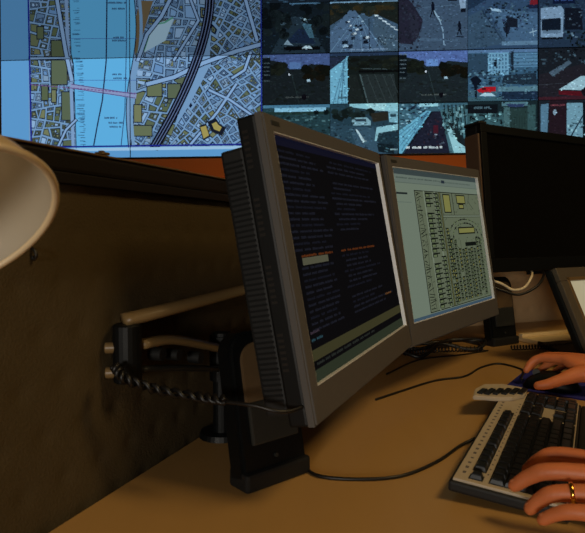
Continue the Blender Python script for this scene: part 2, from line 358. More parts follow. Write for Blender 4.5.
def pic_town_street(p, r):
    p.rect(0, 0, 70, 51, (48, 74, 104), 0); p.poly([(0, 12), (22, 0), (0, 0)], (30, 50, 74), 1); p.poly([(0, 18), (14, 12), (40, 46), (0, 51)], (54, 80, 104), 1)
    p.poly([(20, 10), (70, 16), (70, 46), (38, 44)], (66, 98, 130), 1); p.speck(12, 4, 60, 34, 120, BL+[(84, 120, 150), (16, 22, 34), (44, 60, 90)], 3, 3, r, .8)
    p.poly([(22, 10), (32, 12), (34, 15), (24, 13)], (150, 190, 220), 5); p.blob(39, 31, 4, 6, (24, 34, 52), 4, r); p.line([(39, 26), (39, 40)], 1.4, (16, 22, 34), 5); p.poly([(38, 19), (50, 22), (50, 30), (40, 30)], (22, 30, 44), 4)
    p.rect(62, 0, 70, 3, (190, 210, 230), 5); p.rect(62, 3, 70, 8, (110, 30, 42), 5); p.rect(60, 8, 70, 12, (24, 34, 60), 5)
    p.line([(62, 36), (69, 34)], 1, (140, 176, 200), 5); p.line([(65, 32), (66, 40)], .7, (140, 176, 200), 5); p.line([(14, 12), (34, 42)], 1, (36, 56, 80), 4); p.rect(34, 44, 70, 48, (90, 126, 156), 2); p.speck(0, 20, 30, 48, 30, [(44, 68, 90), (64, 92, 116)], 3, 2, r)
def pic_white_van(p, r):
    p.rect(0, 0, 70, 51, (34, 52, 74), 0); p.speck(0, 0, 70, 51, 60, BL, 5, 1, r, .7)
    p.poly([(2, 12), (22, 10), (25, 14), (24, 42), (2, 41)], (118, 150, 180), 3); p.poly([(3, 23), (22, 22), (22, 34), (3, 34)], (16, 26, 40), 4); p.rect(4, 34, 22, 37, (90, 118, 144), 4); p.rect(3, 41, 24, 43, (10, 16, 24), 5)
    p.poly([(26, 12), (42, 13), (44, 34), (26, 34)], (16, 22, 34), 3); p.speck(27, 16, 43, 31, 14, [(50, 66, 84), (90, 116, 136)], 2, 4, r); p.rect(14, 0, 36, 8, (14, 24, 50), 3); p.words(16, 34, 3, 2.2, (60, 90, 150), 4, r)
    p.speck(26, 34, 60, 50, 30, DK+[(90, 120, 140)], 3, 4, r)
def road_dusk(p, r, k):
    S = lambda c: tuple(min(255, int(v*k)) for v in c)
    p.rect(0, 0, 70, 51, S((26, 36, 40)), 0); p.poly([(0, 0), (70, 0), (70, 12), (50, 10), (42, 15), (28, 15), (20, 8), (0, 4)], S((78, 104, 160)), 1)
    p.poly([(28, 8), (40, 8), (40, 15), (28, 15)], S((96, 136, 196)), 2); p.speck(10, 0, 66, 8, 22, [S((70, 92, 146)), S((88, 116, 176))], 6, 2, r, .25)
    for _ in range(20): p.blob(r.uniform(2, 24), r.uniform(10, 21), r.uniform(3, 6), r.uniform(2, 4), r.choice([(14, 18, 16), (20, 26, 22), (26, 32, 26)]), 3, r)
    for _ in range(20): p.blob(r.uniform(46, 70), r.uniform(15, 25), r.uniform(3, 6), r.uniform(3, 5), r.choice([(12, 15, 12), (20, 18, 12), (16, 20, 16)]), 3, r)
    p.blob(45, 15, 5, 5, (12, 16, 14), 3, r); p.rect(0, 3, 8, 25, (12, 20, 26), 4)
    for y in (2, 8, 12, 16, 20, 26): p.words(1, 7, y, 1.2, S((90, 110, 120)), 5, r)
    p.speck(0, 26, 70, 50, 50, [S((24, 34, 38)), S((32, 44, 48)), S((22, 30, 30))], 6, 1, r, .4); p.line([(30, 20), (38, 50)], .6, S((44, 60, 64)), 2)
    p.blob(27.5, 20.5, 1, 1.2, (200, 215, 230), 6, r); p.poly([(46, 26), (49, 25.6), (50, 28), (46.4, 28.4)], (160, 195, 215), 6)
    p.words(23, 48, 43, 1.4, S((84, 96, 96)), 5, r); p.blob(43, 44, 2.6, 3, (10, 10, 18), 6, r)
def pic_dusk_road(p, r): road_dusk(p, r, .85)
def pic_dusk_road_bright(p, r): road_dusk(p, r, 1.05)
def pic_station_roof(p, r):
    p.rect(0, 0, 70, 51, (20, 28, 28), 0); p.rect(0, 0, 70, 3, (36, 54, 80), 1); p.poly([(0, 12), (18, 3), (18, 51), (0, 51)], (110, 176, 206), 2); p.poly([(0, 4), (18, 4), (0, 17)], (34, 44, 66), 3)
    for k in range(4): p.line([(16-k, 6+k), (3+k*4.4, 51)], .8, (70, 120, 150), 3)
    for _ in range(16): p.blob(r.uniform(20, 70), r.uniform(5, 16), 7, 2, r.choice([(22, 28, 24), (30, 36, 30), (16, 20, 18)]), 2, r)
    p.line([(30, 19), (70, 19)], 2.4, (8, 10, 12), 3); p.line([(32, 16), (58, 17)], .8, (60, 76, 80), 4)
    p.poly([(32, 22), (66, 22), (70, 51), (40, 51)], (36, 46, 48), 3); p.line([(31, 22), (39, 51)], 1.4, (70, 90, 94), 4)
    for k in range(4): p.line([(38+k*8, 22), (50+k*8, 51)], .5, (54, 68, 70), 4)
    p.poly([(19, 22), (27, 22), (36, 51), (19, 51)], (26, 34, 34), 3); p.words(8, 17, 44, 2, (30, 50, 60), 5, r); p.line([(12, 38), (12, 46)], 1, (20, 30, 40), 5)
def pic_red_bus(p, r):
    p.rect(0, 0, 70, 51, (54, 90, 118), 0); p.rect(0, 0, 70, 3, (84, 120, 160), 1); p.poly([(0, 4), (20, 4), (20, 28), (0, 28)], (44, 70, 92), 1)
    p.rect(20, 3, 41, 25, (110, 164, 196), 2); p.rect(43, 2, 46, 22, (26, 40, 56), 3); p.rect(46, 4, 70, 18, (84, 130, 164), 2)
    for k in range(6):
        for j in range(5): p.rect(21.5+k*3.2, 4.5+j*4, 23+k*3.2, 7+j*4, (64, 104, 136), 3)
    for k in range(4): p.line([(47, 6+k*3.4), (70, 6+k*3.4)], .8, (56, 92, 122), 3)
    p.rect(26, 10, 29, 17, (16, 28, 42), 4); p.speck(0, 20, 70, 38, 130, [(20, 36, 50), (36, 58, 76), (70, 108, 130), (90, 136, 160), (26, 40, 52)], 3.4, 4, r, .6)
    p.poly([(36, 26), (68, 24), (70, 36), (34, 34)], (30, 46, 62), 4); p.rect(30, 37, 70, 42, (84, 124, 142), 5); p.rect(0, 40, 30, 46, (60, 94, 112), 5)
    p.poly([(9, 40), (16, 37), (28, 37), (28, 41.5), (11, 42.5)], (170, 26, 38), 6); p.rect(14, 38, 18, 40, (60, 20, 24), 7); p.poly([(11, 46), (16, 43), (24, 43.4), (28, 46.5)], (170, 210, 228), 6)
    p.poly([(2, 29), (8, 25), (14, 31), (9, 36), (9, 49), (7, 49), (6, 36)], (12, 20, 34), 7); p.rect(34, 42, 70, 50, (26, 44, 66), 5); p.speck(30, 42, 70, 50, 24, [(40, 60, 90), (16, 30, 46), (70, 100, 120)], 3, 6, r, .5); p.rect(0, 47, 34, 51, (60, 96, 110), 5)
def pic_lorry_roof(p, r):
    p.rect(0, 0, 70, 51, (24, 30, 38), 0); p.speck(0, 0, 60, 14, 60, [(8, 14, 20), (34, 48, 60), (60, 84, 100), (16, 24, 32)], 3, 2, r, .7); p.poly([(0, 26), (70, 10), (70, 51), (0, 51)], (32, 32, 40), 1)
    p.poly([(10, 24), (30, 12), (33, 15), (14, 28)], (70, 92, 110), 2); p.poly([(20, 41), (42, 28), (60, 28), (42, 42)], (150, 190, 206), 4); p.poly([(20, 42), (42, 43), (44, 48), (20, 46)], (80, 20, 30), 4); p.poly([(42, 43), (60, 29), (62, 34), (46, 48)], (20, 14, 22), 4)
    p.rect(0, 48, 70, 51, (60, 30, 40), 3); p.line([(0, 36), (40, 34)], .6, (50, 56, 66), 3)
def pic_wide_road(p, r):
    p.rect(0, 0, 70, 51, (34, 62, 70), 0); p.rect(0, 0, 70, 3, (70, 120, 150), 1); p.rect(12, 3, 66, 7, (130, 190, 220), 2); p.rect(0, 7, 70, 10, (30, 52, 50), 3)
    p.speck(0, 8, 70, 50, 110, [(30, 54, 58), (52, 88, 96), (20, 36, 40), (76, 116, 124)], 5, 3, r, .4)
    for x in (56, 66): p.blob(x, 8, 3, 3, (10, 20, 22), 4, r)
def pic_junction(p, r):
    p.rect(0, 0, 70, 51, (36, 62, 76), 0); p.poly([(20, 0), (70, 0), (70, 9), (40, 6), (20, 3)], (140, 200, 216), 1); p.poly([(38, 0), (58, 0), (56, 8), (40, 6)], (160, 214, 226), 2)
    for _ in range(26): p.blob(r.uniform(0, 46), r.uniform(5, 16), r.uniform(2, 5), r.uniform(2, 3.4), r.choice([(16, 26, 26), (24, 38, 38), (34, 52, 56)]), 3, r)
    p.poly([(42, 10), (60, 8), (60, 17), (44, 19)], (40, 40, 34), 4); p.poly([(60, 8), (70, 8), (70, 20), (61, 19)], (120, 176, 196), 4); p.rect(62, 11, 68, 14, (40, 66, 80), 5)
    p.poly([(22, 17), (26, 14), (38, 14), (42, 18), (42, 22), (24, 22)], (126, 170, 186), 4); p.rect(26, 15.5, 37, 18, (40, 60, 74), 5)
    p.poly([(0, 20), (70, 24), (70, 51), (0, 51)], (42, 70, 86), 2); p.poly([(20, 24), (44, 24), (58, 51), (30, 51)], (54, 84, 104), 3); p.poly([(26, 26), (28, 26), (36, 38), (34, 40)], (180, 214, 226), 5)
    p.poly([(48, 24), (70, 21), (70, 32), (56, 34), (50, 38), (46, 38)], (140, 196, 212), 4); p.poly([(50, 30), (70, 27), (70, 46), (56, 44), (48, 38)], (30, 52, 64), 5); p.poly([(48, 40), (66, 42), (66, 51), (50, 49)], (16, 30, 38), 6)
    p.speck(0, 18, 40, 46, 50, [(30, 50, 62), (70, 104, 120), (20, 34, 40)], 3.4, 4, r, .5); p.speck(50, 30, 70, 50, 26, [(50, 80, 92), (24, 40, 48)], 3, 7, r, .6); p.words(62, 69, 46, 1.5, (150, 190, 200), 8, r)
def pic_station_road(p, r):
    p.rect(0, 0, 70, 51, (60, 100, 118), 0); p.rect(20, 1, 40, 4, (150, 210, 226), 2); p.speck(0, 1, 30, 24, 110, [(20, 34, 56), (90, 140, 166), (40, 66, 92), (140, 190, 210), (26, 40, 50)], 3.4, 3, r, .5)
    p.poly([(0, 28), (28, 8), (34, 9), (4, 51), (0, 51)], (104, 176, 206), 4)
    for k in range(5): p.line([(30, 9), (-2+k*1.6, 34+k*4.4)], .6, (60, 110, 142), 5)
    p.poly([(34, 9), (44, 9), (52, 51), (3, 51)], (28, 32, 48), 4); p.poly([(33, 9), (35, 9), (6, 51), (3, 51)], (20, 24, 34), 5)
    p.speck(22, 14, 44, 46, 50, [(40, 44, 62), (20, 22, 36), (70, 84, 100), (50, 36, 48)], 2.6, 5, r); p.rect(35, 23, 40, 31, (70, 26, 40), 6); p.rect(36, 31, 39, 33, (150, 170, 190), 6)
    p.poly([(42, 8), (70, 2), (70, 51), (52, 51)], (70, 112, 124), 5); p.poly([(48, 24), (54, 22), (70, 46), (70, 51), (56, 51)], (150, 206, 218), 6)
    for k in range(6): p.line([(46+k*4, 3), (47+k*4.6, 22+k*5)], 1.4, (24, 40, 46), 7)
    p.speck(44, 3, 70, 32, 60, [(20, 36, 40), (120, 170, 180), (46, 76, 82)], 3, 7, r, 1.4); p.poly([(50, 20), (56, 22), (70, 42), (70, 47), (60, 40)], (26, 36, 40), 7)
    p.words(7, 44, 44, 2.2, (215, 235, 240), 9, r); p.rect(0, 0, 70, 1, (16, 26, 30), 8)
def pic_high_street(p, r):
    p.rect(0, 0, 70, 51, (24, 40, 46), 0); p.rect(0, 3, 30, 12, (14, 20, 26), 3); p.words(6, 22, 5, 2.4, (80, 110, 124), 4, r); p.rect(34, 1, 60, 5, (80, 120, 134), 3); p.poly([(38, 3), (58, 3), (54, 6), (42, 6)], (44, 60, 96), 4)
    p.rect(0, 12, 36, 30, (56, 92, 100), 1); p.speck(0, 8, 38, 28, 80, [(14, 24, 28), (120, 176, 186), (60, 96, 104), (30, 48, 54)], 3.4, 2, r, 1.1)
    p.rect(36, 6, 42, 40, (70, 106, 112), 4); p.rect(60, 4, 68, 40, (52, 84, 88), 4); p.rect(42, 7, 60, 40, (38, 60, 60), 3)
    for k in range(6): p.line([(44+k*2.6, 16), (44+k*2.6, 40)], .5, (30, 48, 48), 5)
def pic_doorway(p, r):
    p.rect(0, 0, 70, 51, (26, 34, 42), 0); p.poly([(2, 4), (10, 3), (8, 50), (2, 50)], (84, 124, 150), 1); p.rect(10, 0, 28, 50, (34, 24, 32), 1); p.rect(28, 3, 44, 50, (110, 156, 176), 2); p.rect(44, 2, 60, 50, (14, 18, 26), 3); p.line([(30, 40), (44, 16)], 1.4, (40, 60, 76), 4)
    p.blob(16, 12, 2, 3, (130, 160, 180), 4, r); p.speck(28, 20, 46, 50, 24, [(150, 200, 214), (60, 90, 104)], 3, 3, r); p.words(12, 26, 4, 1.8, (110, 60, 70), 4, r)
def pic_off(p, r): p.rect(0, 0, 70, 51, (20, 30, 40), 0); p.speck(0, 0, 70, 51, 80, BL, 6, 1, r, .5)
ROWS = {(2, 0): [pic_off, pic_off, pic_tree_road, pic_motorway], (3, 0): [pic_off, pic_off, pic_pedestrians, pic_town_street], (4, 0): [pic_off, pic_off, pic_white_van, pic_tree_road],
        (2, 1): [pic_dusk_road, pic_station_roof, pic_wide_road, pic_junction], (3, 1): [pic_dusk_road_bright, pic_red_bus, pic_station_road, pic_high_street], (4, 1): [pic_lorry_roof, pic_off, pic_doorway, pic_town_street]}
CL = {(0, 0): 'black video cube showing the pale margin and town west of the river, upper row', (1, 0): 'black video cube showing the upper railway and dense streets of the map',
      (2, 0): 'black video cube showing a tree lined road and a queue on a motorway', (3, 0): 'black video cube showing two pedestrians crossing a road and a town street', (4, 0): 'black video cube showing a white van, top right of the wall',
      (0, 1): 'black video cube showing the purple dashed bridge over the light blue river', (1, 1): 'black video cube showing the lower end of the railway on the map',
      (2, 1): 'black video cube showing a dusk road beside a bright station roof', (3, 1): 'black video cube showing a red bus and a road beside a long station', (4, 1): 'black video cube showing a pale lorry roof, partly behind the black screen'}
for c in range(5):
    for rr in range(2):
        cx = c-1.5; cz = .75*(1-rr)
        T = thing('video_wall_cube', CL[(c, rr)], 'video screen', VW @ Matrix.Translation((cx, 0, cz)), 'video cubes stacked in the video wall')
        bm = bmesh.new(); box(bm, -.499, .499, .012, .42, -.3745, .3745); obj('housing', bm, BLACKM, T)
        bm = bmesh.new(); box(bm, -.497, .497, .004, .0115, -.3725, .3725); obj('screen', bm, GLASSB, T)
        if c < 2:
            build_pic('map_picture', mp, lambda x, y: (uv(x, y)[0]-cx, uv(x, y)[1]-cz), (-.4965, -.372, .4965, .372), PIC_WALL[rr], T, .0003)
        else:
            for k, fn in enumerate(ROWS[(c, rr)]):
                x0 = -.4965+.4975*(k % 2); z0 = .372-.373*(k//2)
                build_pic('camera_picture', cell(fn), lambda x, y: (x0+x/70*.4945, z0-y/51*.3695), (x0, z0-.3695, x0+.4945, z0), PIC_CAM, T, .0003)
# timber plinth under the video wall
t = thing('video_wall_plinth', 'orange brown timber plinth carrying the wall of video screens', 'plinth', Matrix.Translation((0, 0, 0)))
bm = bmesh.new(); box(bm, -2.02, 3.05, .03, .42, -.52, -.38, .004, VW); obj('top_rail', bm, WALLM, t)
bm = bmesh.new(); box(bm, -2.0, 3.03, .05, .40, -1.54, -.52, .004, VW); obj('front_panel', bm, WALLM, t)

# ------------------------------------------------------------------ desk and partitions
def part_x(y): return -.151+.384*(y-.857)
A0 = Vector((part_x(-.1), -.1)); A1 = Vector((part_x(1.74), 1.74)); dirA = (A1-A0).normalized(); nA = Vector((-dirA.y, dirA.x))
B0 = A1; dirB = Vector((.93, .37)).normalized()
def make_partition(label, P, d, length, thick_side, fab):
    a = math.atan2(d.y, d.x); M = Matrix.Translation((P.x, P.y, 0)) @ Matrix.Rotation(a, 4, 'Z')
    t = thing('desk_partition', label, 'partition', M); s = thick_side; H = 1.128
    bm = bmesh.new(); box(bm, 0, length, min(0, .045*s)+(.004 if s > 0 else 0), max(0, .045*s)-(.004 if s < 0 else 0), .06, H-.012); obj('core', bm, TRIM, t)
    bm = bmesh.new(); nx, nz = int(length/.007), 80; z0, z1 = .70, H-.026; g = []
    for i in range(nx+1):
        row = []
        for j in range(nz+1):
            x = length*i/nx; z = z0+(z1-z0)*j/nz; q_ = round((z-.012)/.052); cx = (round(x/.056-.5*(q_ % 2))+.5*(q_ % 2))*.056; cz = q_*.052+.012
            dd = ((x-cx)**2+(z-cz)**2)/(.010**2); row.append(bm.verts.new((x, -s*.006+s*.0022*math.exp(-dd), z)))
        g.append(row)
    for i in range(nx):
        for j in range(nz): bm.faces.new((g[i][j], g[i+1][j], g[i+1][j+1], g[i][j+1]))
    obj('padded_fabric', bm, fab, t, True)
    bm = bmesh.new(); box(bm, 0, length, -.014*s if s > 0 else -.055, .055 if s > 0 else .014, H-.014, H+.008, .004); obj('top_rail', bm, TRIM, t)
    bm = bmesh.new(); box(bm, 0, length, -.0155 if s > 0 else .0125, -.0125 if s > 0 else .0155, H-.026, H-.0145, .001); obj('edge_strip', bm, TRIM, t)
    bm = bmesh.new(); box(bm, 0, length, -.016 if s > 0 else .006, -.006 if s > 0 else .016, H+.0082, H+.0105, .001); obj('metal_edge', bm, TRIMEDGE, t)
    for xx in (.02, length-.07):
        bm = bmesh.new(); box(bm, xx, xx+.05, min(-.04, .04*s)-.06, max(.04, .04*s)+.06, 0, .06, .003); obj('foot', bm, TRIM, t)
    return t
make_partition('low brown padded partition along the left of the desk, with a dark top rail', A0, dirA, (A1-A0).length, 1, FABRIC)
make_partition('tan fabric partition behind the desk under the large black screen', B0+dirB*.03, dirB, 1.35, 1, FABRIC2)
dk = thing('desk', 'pale wood laminate desk top carrying the monitors and keyboard', 'desk', Matrix.Translation((.4, .8, 0)))
off = -nA*.009
p = [A0+off+dirA*.1, A1+off-dirA*.03+dirB*.02, B0+dirB*1.3-Vector((-dirB.y, dirB.x))*.012, Vector((1.12, 1.76)), Vector((.46, .50)), Vector((.30, .2)), Vector((.05, .02))]
bm = bmesh.new(); prism(bm, [(q.x-.4, q.y-.8) for q in p], .722, .75, .002); obj('worktop', bm, WOOD, dk)
for x, y in ((-.28, .25), (.38, 1.72), (1.0, 1.8), (.25, .35)):
    bm = bmesh.new(); cyl(bm, (x-.4, y-.8, 0), (x-.4, y-.8, .722), .025); obj('leg', bm, GREYP, dk, True)
# small clip on the top rail and the hook below the lamp
q = A0+dirA*((.62+.1)/dirA.y)
bm = bmesh.new(); M = Matrix.Translation((part_x(.6625)+.008, .6625, 1.139)) @ Matrix.Rotation(math.atan2(dirA.y, dirA.x), 4, 'Z')
box(bm, -.006, .006, -.009, .003, 0, .003, .0008, M); box(bm, -.002, .002, -.005, .001, .003, .005, .0006, M)
tag(obj('rail_clip', bm, TRIMEDGE), 'small metal clip on the top rail of the left partition', 'clip')

bm = bmesh.new(); hx = Vector((part_x(.57), .57)); hn = -nA
tube(bm, [Vector((hx.x+hn.x*a, hx.y+hn.y*a, EYE-.018+b)) for a, b in ((.003, .004), (.009, .003), (.012, -.003), (.009, -.007), (.007, -.004))], .0016, 8)
tag(obj('panel_hook', bm, TRIM, None, True), 'tiny dark hook on the left partition just below the lamp shade', 'hook')
# ------------------------------------------------------------------ monitors
def slats(bm, x, y0, y1, z0, z1, n, t):
    for k in range(n):
        z = z0+(z1-z0)*k/(n-1); box(bm, x-t, x+t, y0, y1, z-.0012, z+.0012)
def make_monitor(label, M, pic, pm, W=.44, H=.345):
    T = thing('computer_monitor', label, 'monitor', M, None); w2, h2 = W/2, H/2; sb, tb, bb = .018, .020, .040
    bm = bmesh.new(); box(bm, -w2, w2, .011, .034, -h2, h2, .003); obj('housing', bm, BLACK, T)
    bm = bmesh.new(); box(bm, -w2+.004, w2-.004, .034, .064, -h2+.012, h2-.030, .004); rc = obj('rear_cover', bm, BLACKM, T)
    bm = bmesh.new(); slats(bm, -w2+.004, .037, .061, -h2+.03, h2-.045, 46, .0009); slats(bm, w2-.004, .037, .061, -h2+.03, h2-.045, 46, .0009); obj('vent_rib', bm, BLACK, rc)['kind'] = 'stuff'
    bm = bmesh.new()
    for z0 in (.115, .04, -.035, -.11):
        for k in range(7): box(bm, -w2-.0006, -w2+.001, .022, .029, z0+k*.0065, z0+k*.0065+.003)
    v = obj('side_vent', bm, TRIM, T); v['kind'] = 'stuff'
    # bezel: a ring with a deeper bottom bar
    bm = bmesh.new(); o = [(-w2, -h2), (w2, -h2), (w2, h2), (-w2, h2)]; i = [(-w2+sb, -h2+bb), (w2-sb, -h2+bb), (w2-sb, h2-tb), (-w2+sb, h2-tb)]
    VO = [bm.verts.new((x, 0.001, z)) for x, z in o]; VI = [bm.verts.new((x, 0, z)) for x, z in i]; VB = [bm.verts.new((x, .011, z)) for x, z in o]; VC = [bm.verts.new((x, .011, z)) for x, z in i]
    for k in range(4):
        j = (k+1) % 4
        bm.faces.new((VO[k], VO[j], VI[j], VI[k])); bm.faces.new((VB[k], VB[j], VO[j], VO[k])); bm.faces.new((VI[k], VI[j], VC[j], VC[k])); bm.faces.new((VC[k], VC[j], VB[j], VB[k]))
    bmesh.ops.bevel(bm, geom=[e for e in bm.edges if all(v in VO for v in e.verts)], offset=.0022, segments=2, affect='EDGES')
    obj('bezel', bm, SILVER, T)
    bm = bmesh.new(); x0, x1, z0, z1 = -w2+sb, w2-sb, -h2+bb, h2-tb; g = .0012
    box(bm, x0, x0+g, .0004, .0065, z0, z1); box(bm, x1-g, x1, -.0004, .0065, z0, z1); box(bm, x0+g, x1-g, .0004, .0065, z0, z0+g); box(bm, x0+g, x1-g, .0004, .0065, z1-g, z1)
    obj('screen_trim', bm, LIP, T)
    s = obj('screen', (lambda b: (box(b, x0+g, x1-g, .0058, .0108, z0+g, z1-g), b)[1])(bmesh.new()), GLASSB, T)
    X0, X1, Z0, Z1 = x0+g, x1-g, z0+g, z1-g
    o = build_pic('screen_picture', pic, lambda a, b: (X0+a*(X1-X0), Z1-b*(Z1-Z0)), (X0, Z0, X1, Z1), pm, s, .00012); o.location = (0, .0057, 0)
    bm = bmesh.new(); box(bm, -w2+.016, -w2+.036, -.0003, .0006, h2-.013, h2-.008); obj('maker_badge', bm, GREYP, T)
    bm = bmesh.new(); box(bm, -.05, .05, .064, .072, -.05, .05, .002); obj('mounting_plate', bm, BLACKM, T)
    return T
r = random.Random(3); tp = Pic(); tp.rect(0, 0, 1, 1, (7, 7, 9), 0); tp.poly([(0, 0), (1, 0), (1, .03), (0, .04)], (14, 15, 30), 1)
def trow(y, segs, c, h=.0105):
    for a, b in segs:
        x = a
        while x < b:
            L = r.uniform(.02, .07); xe = min(b, x+L); k = x
            while k < xe: tp.rect(k, y+r.choice((0, .002)), k+.006, y+h, c, 2); k += .0095
            x = xe+r.uniform(.008, .02)
for k in range(30):
    y = .055+k*.0255
    if y > .80: break
    c = (28, 30, 40) if k % 3 else (22, 24, 34)
    if k == 17: trow(y, ((.07, .32), (.40, .78)), (92, 46, 18)); continue
    if k == 18: trow(y, ((.40, .70),), c); continue
    segs = [(.03 if k < 17 else .06, r.uniform(.22, .36))]
    if r.random() < .8: segs.append((.40+r.choice((0, .03)), r.uniform(.6, .93)))
    trow(y, segs, c)
tp.rect(.07, .502, .27, .532, (76, 76, 60), 3); trow(.511, ((.10, .22),), (40, 40, 36))
trow(.77, ((.82, .9),), (110, 70, 30)); trow(.80, ((.04, .1),), (60, 50, 60)); trow(.83, ((.04, .12),), (40, 70, 80))
tp.rect(0, .872, 1, .917, (54, 52, 32), 3); tp.rect(0, .952, 1, 1, (40, 46, 34), 3); trow(.927, ((.05, .6),), (40, 44, 40))
M1 = frame_from(rel(.090, .820, -.032), R_(64.9), R_(10.2), R_(1.4))
make_monitor('silver framed monitor, nearest the camera, with rows of text on a dark screen', M1, tp, PIC_TXT)
# map picture of the second monitor
r = random.Random(11); mq = Pic(); mq.rect(0, 0, 1, 1, (120, 134, 118), 0); mq.rect(0, 0, 1, .035, (62, 74, 74), 1); mq.rect(0, .035, 1, .09, (112, 126, 116), 1); mq.rect(0, .98, 1, 1, (66, 88, 104), 2)
mq.words(.04, .5, .052, .010, (70, 84, 78), 2, r); mq.words(.5, .9, .056, .010, (84, 98, 92), 2, r); mq.rect(.52, .048, .56, .07, (40, 50, 60), 3); mq.line([(0, .09), (1, .09)], .003, (80, 94, 88), 2)
mq.rect(.02, .155, .13, .168, (36, 44, 44), 3); mq.line([(.0, .22), (.16, .22)], .003, (90, 104, 98), 2)
K = (16, 22, 18); YE = (134, 134, 76); GN = (104, 118, 84)
mq.rect(.20, .135, .998, .975, K, 2); mq.rect(.206, .141, .994, .969, (104, 114, 92), 3)
def houses(x0, x1, y0, y1, n, side, c1=YE, dens=.97):
    d = (y1-y0)/n
    for k in range(n):
        y = y0+k*d
        if r.random() > dens: continue
        mq.rect(x0, y+d*.05, x1, y+d*.32, K, 5)
        a = x0+(x1-x0)*(.05 if side < 0 else .45); mq.rect(a-.006, y+d*.28, a+(x1-x0)*.5+.006, y+d*.92, K, 5); mq.rect(a+.002, y+d*.40, a+(x1-x0)*.5-.002, y+d*.84, c1 if r.random() < .5 else GN, 6)
for xa in (.30, .42): mq.line([(xa, .141), (xa+.01, .969)], .014, (126, 138, 118), 4)
mq.line([(.24, .2), (.27, .5), (.25, .7), (.27, .96)], .003, K, 4)
for k in range(40):
    y = .15+k*.0205; mq.line([(.215, y), (.215+r.uniform(.02, .06), y+r.uniform(-.02, .02))], r.uniform(.003, .007), K, 4)
houses(.31, .39, .145, .965, 23, -1, GN); houses(.40, .455, .145, .965, 27, 1, GN)
mq.line([(.475, .141), (.48, .969)], .010, (88, 88, 46), 5); mq.line([(.468, .141), (.472, .969)], .004, K, 6); mq.line([(.486, .141), (.49, .969)], .004, K, 6)
houses(.495, .53, .40, .965, 22, 1, YE)
for a, b, c_, d_ in ((.51, .15, .60, .29), (.68, .15, .80, .22), (.70, .22, .77, .26)): mq.rect(a, b, c_, d_, K, 6); mq.rect(a+.008, b+.008, c_-.008, d_-.008, YE, 7)
mq.line([(.49, .315), (.99, .315)], .018, K, 6); mq.line([(.49, .315), (.99, .315)], .010, (126, 138, 118), 7); mq.line([(.63, .141), (.63, .31)], .006, K, 6); mq.line([(.86, .141), (.84, .2), (.9, .26)], .004, K, 6)
mq.rect(.65, .40, .88, .455, K, 6); mq.rect(.66, .41, .87, .445, YE, 7); mq.rect(.72, .52, .87, .55, K, 6)
for (cx, cy, rx, ry) in ((.75, .47, .22, .13), (.75, .47, .17, .10)):
    pts = [(cx+rx*math.cos(a*PI/14), cy-ry*math.sin(a*PI/14)) for a in range(-2, 17)]; mq.line(pts, .005, K, 5)
    for (x, y) in pts: mq.rect(x-.008, y-.006, x+.008, y+.006, K if r.random() < .5 else GN, 6)
for xc in (.57, .66, .74, .82, .91):
    houses(xc-.034, xc-.004, .56 if .6 < xc < .9 else .48, .955, 13, -1, YE); houses(xc+.006, xc+.034, .57 if .6 < xc < .9 else .49, .955, 15, 1, GN)
    mq.line([(xc, .5), (xc, .96)], .004, (60, 66, 48), 5)
for _ in range(220): x = r.uniform(.22, .98); y = r.uniform(.16, .95); mq.line([(x, y), (x+r.uniform(-.02, .02), y+r.uniform(-.02, .02))], .003, K, 5)
M2 = frame_from(rel(.326, 1.195, -.024), R_(51), R_(8.7), R_(1.5))
make_monitor('silver framed monitor showing a pale green street map, second along the desk', M2, mq, PIC_MON)

# large black screen at the right
TVM = frame_from(rel(.754, 1.627, .092), R_(30.2), R_(6))
t = thing('large_display', 'large black flat screen, switched off, standing right of the map monitor', 'display', TVM)
bm = bmesh.new(); box(bm, -.31, .31, .012, .055, -.19, .19, .006); obj('housing', bm, BLACKM, t)
bm = bmesh.new()
for a in ((-.31, .31, .168, .19), (-.31, .31, -.19, -.155), (-.31, -.288, -.155, .168), (.288, .31, -.155, .168)): box(bm, a[0], a[1], 0, .012, a[2], a[3], .0015)
obj('bezel', bm, BLACK, t)
bm = bmesh.new(); box(bm, -.288, .288, .006, .012, -.155, .168); obj('screen', bm, GLASSB, t)
bm = bmesh.new(); box(bm, -.317, -.3105, .004, .05, -.16, .165, .003); obj('side_trim', bm, mat('brown_side_trim', (88, 66, 48), .5), t)
bm = bmesh.new(); box(bm, -.317, -.288, -.002, .05, .1885, .196, .003); obj('top_cap', bm, BLACKM, t)
bm = bmesh.new(); cyl(bm, (.05, .055, -.05), (.05, .13, -.12), .02); box(bm, .0, .1, .125, .135, -.2, -.05, .002); obj('mounting_bracket', bm, BLACKM, t)
# tilted touch screen
TSM = frame_from(rel(.590, 1.30, -.076), R_(31), R_(26))
t = thing('touch_screen', 'tilted touch screen with a bright cream picture in a dark bronze frame', 'screen', TSM)
FR = mat('bronze_grey_plastic', (86, 76, 62), .35)
bm = bmesh.new(); Wt, Ht = .36, .235
for a in ((0, Wt, -.032, 0), (0, Wt, -Ht, -Ht+.032), (0, .034, -Ht+.032, -.032), (Wt-.034, Wt, -Ht+.032, -.032)): box(bm, a[0], a[1], 0, .012, a[2], a[3], .002)
obj('bezel', bm, FR, t)
bm = bmesh.new(); box(bm, -.002, Wt+.002, .011, .030, -Ht-.002, .002, .005); obj('housing', bm, BLACK, t)
bm = bmesh.new(); box(bm, .034, Wt-.034, .006, .0105, -Ht+.032, -.032); obj('screen', bm, LAMPG, t)
bm = bmesh.new(); box(bm, .026, .034, -.001, .005, -Ht+.024, -.024, .001); box(bm, .026, Wt-.026, -.001, .005, -.032, -.024, .001); obj('inner_trim', bm, TRIMEDGE, t)
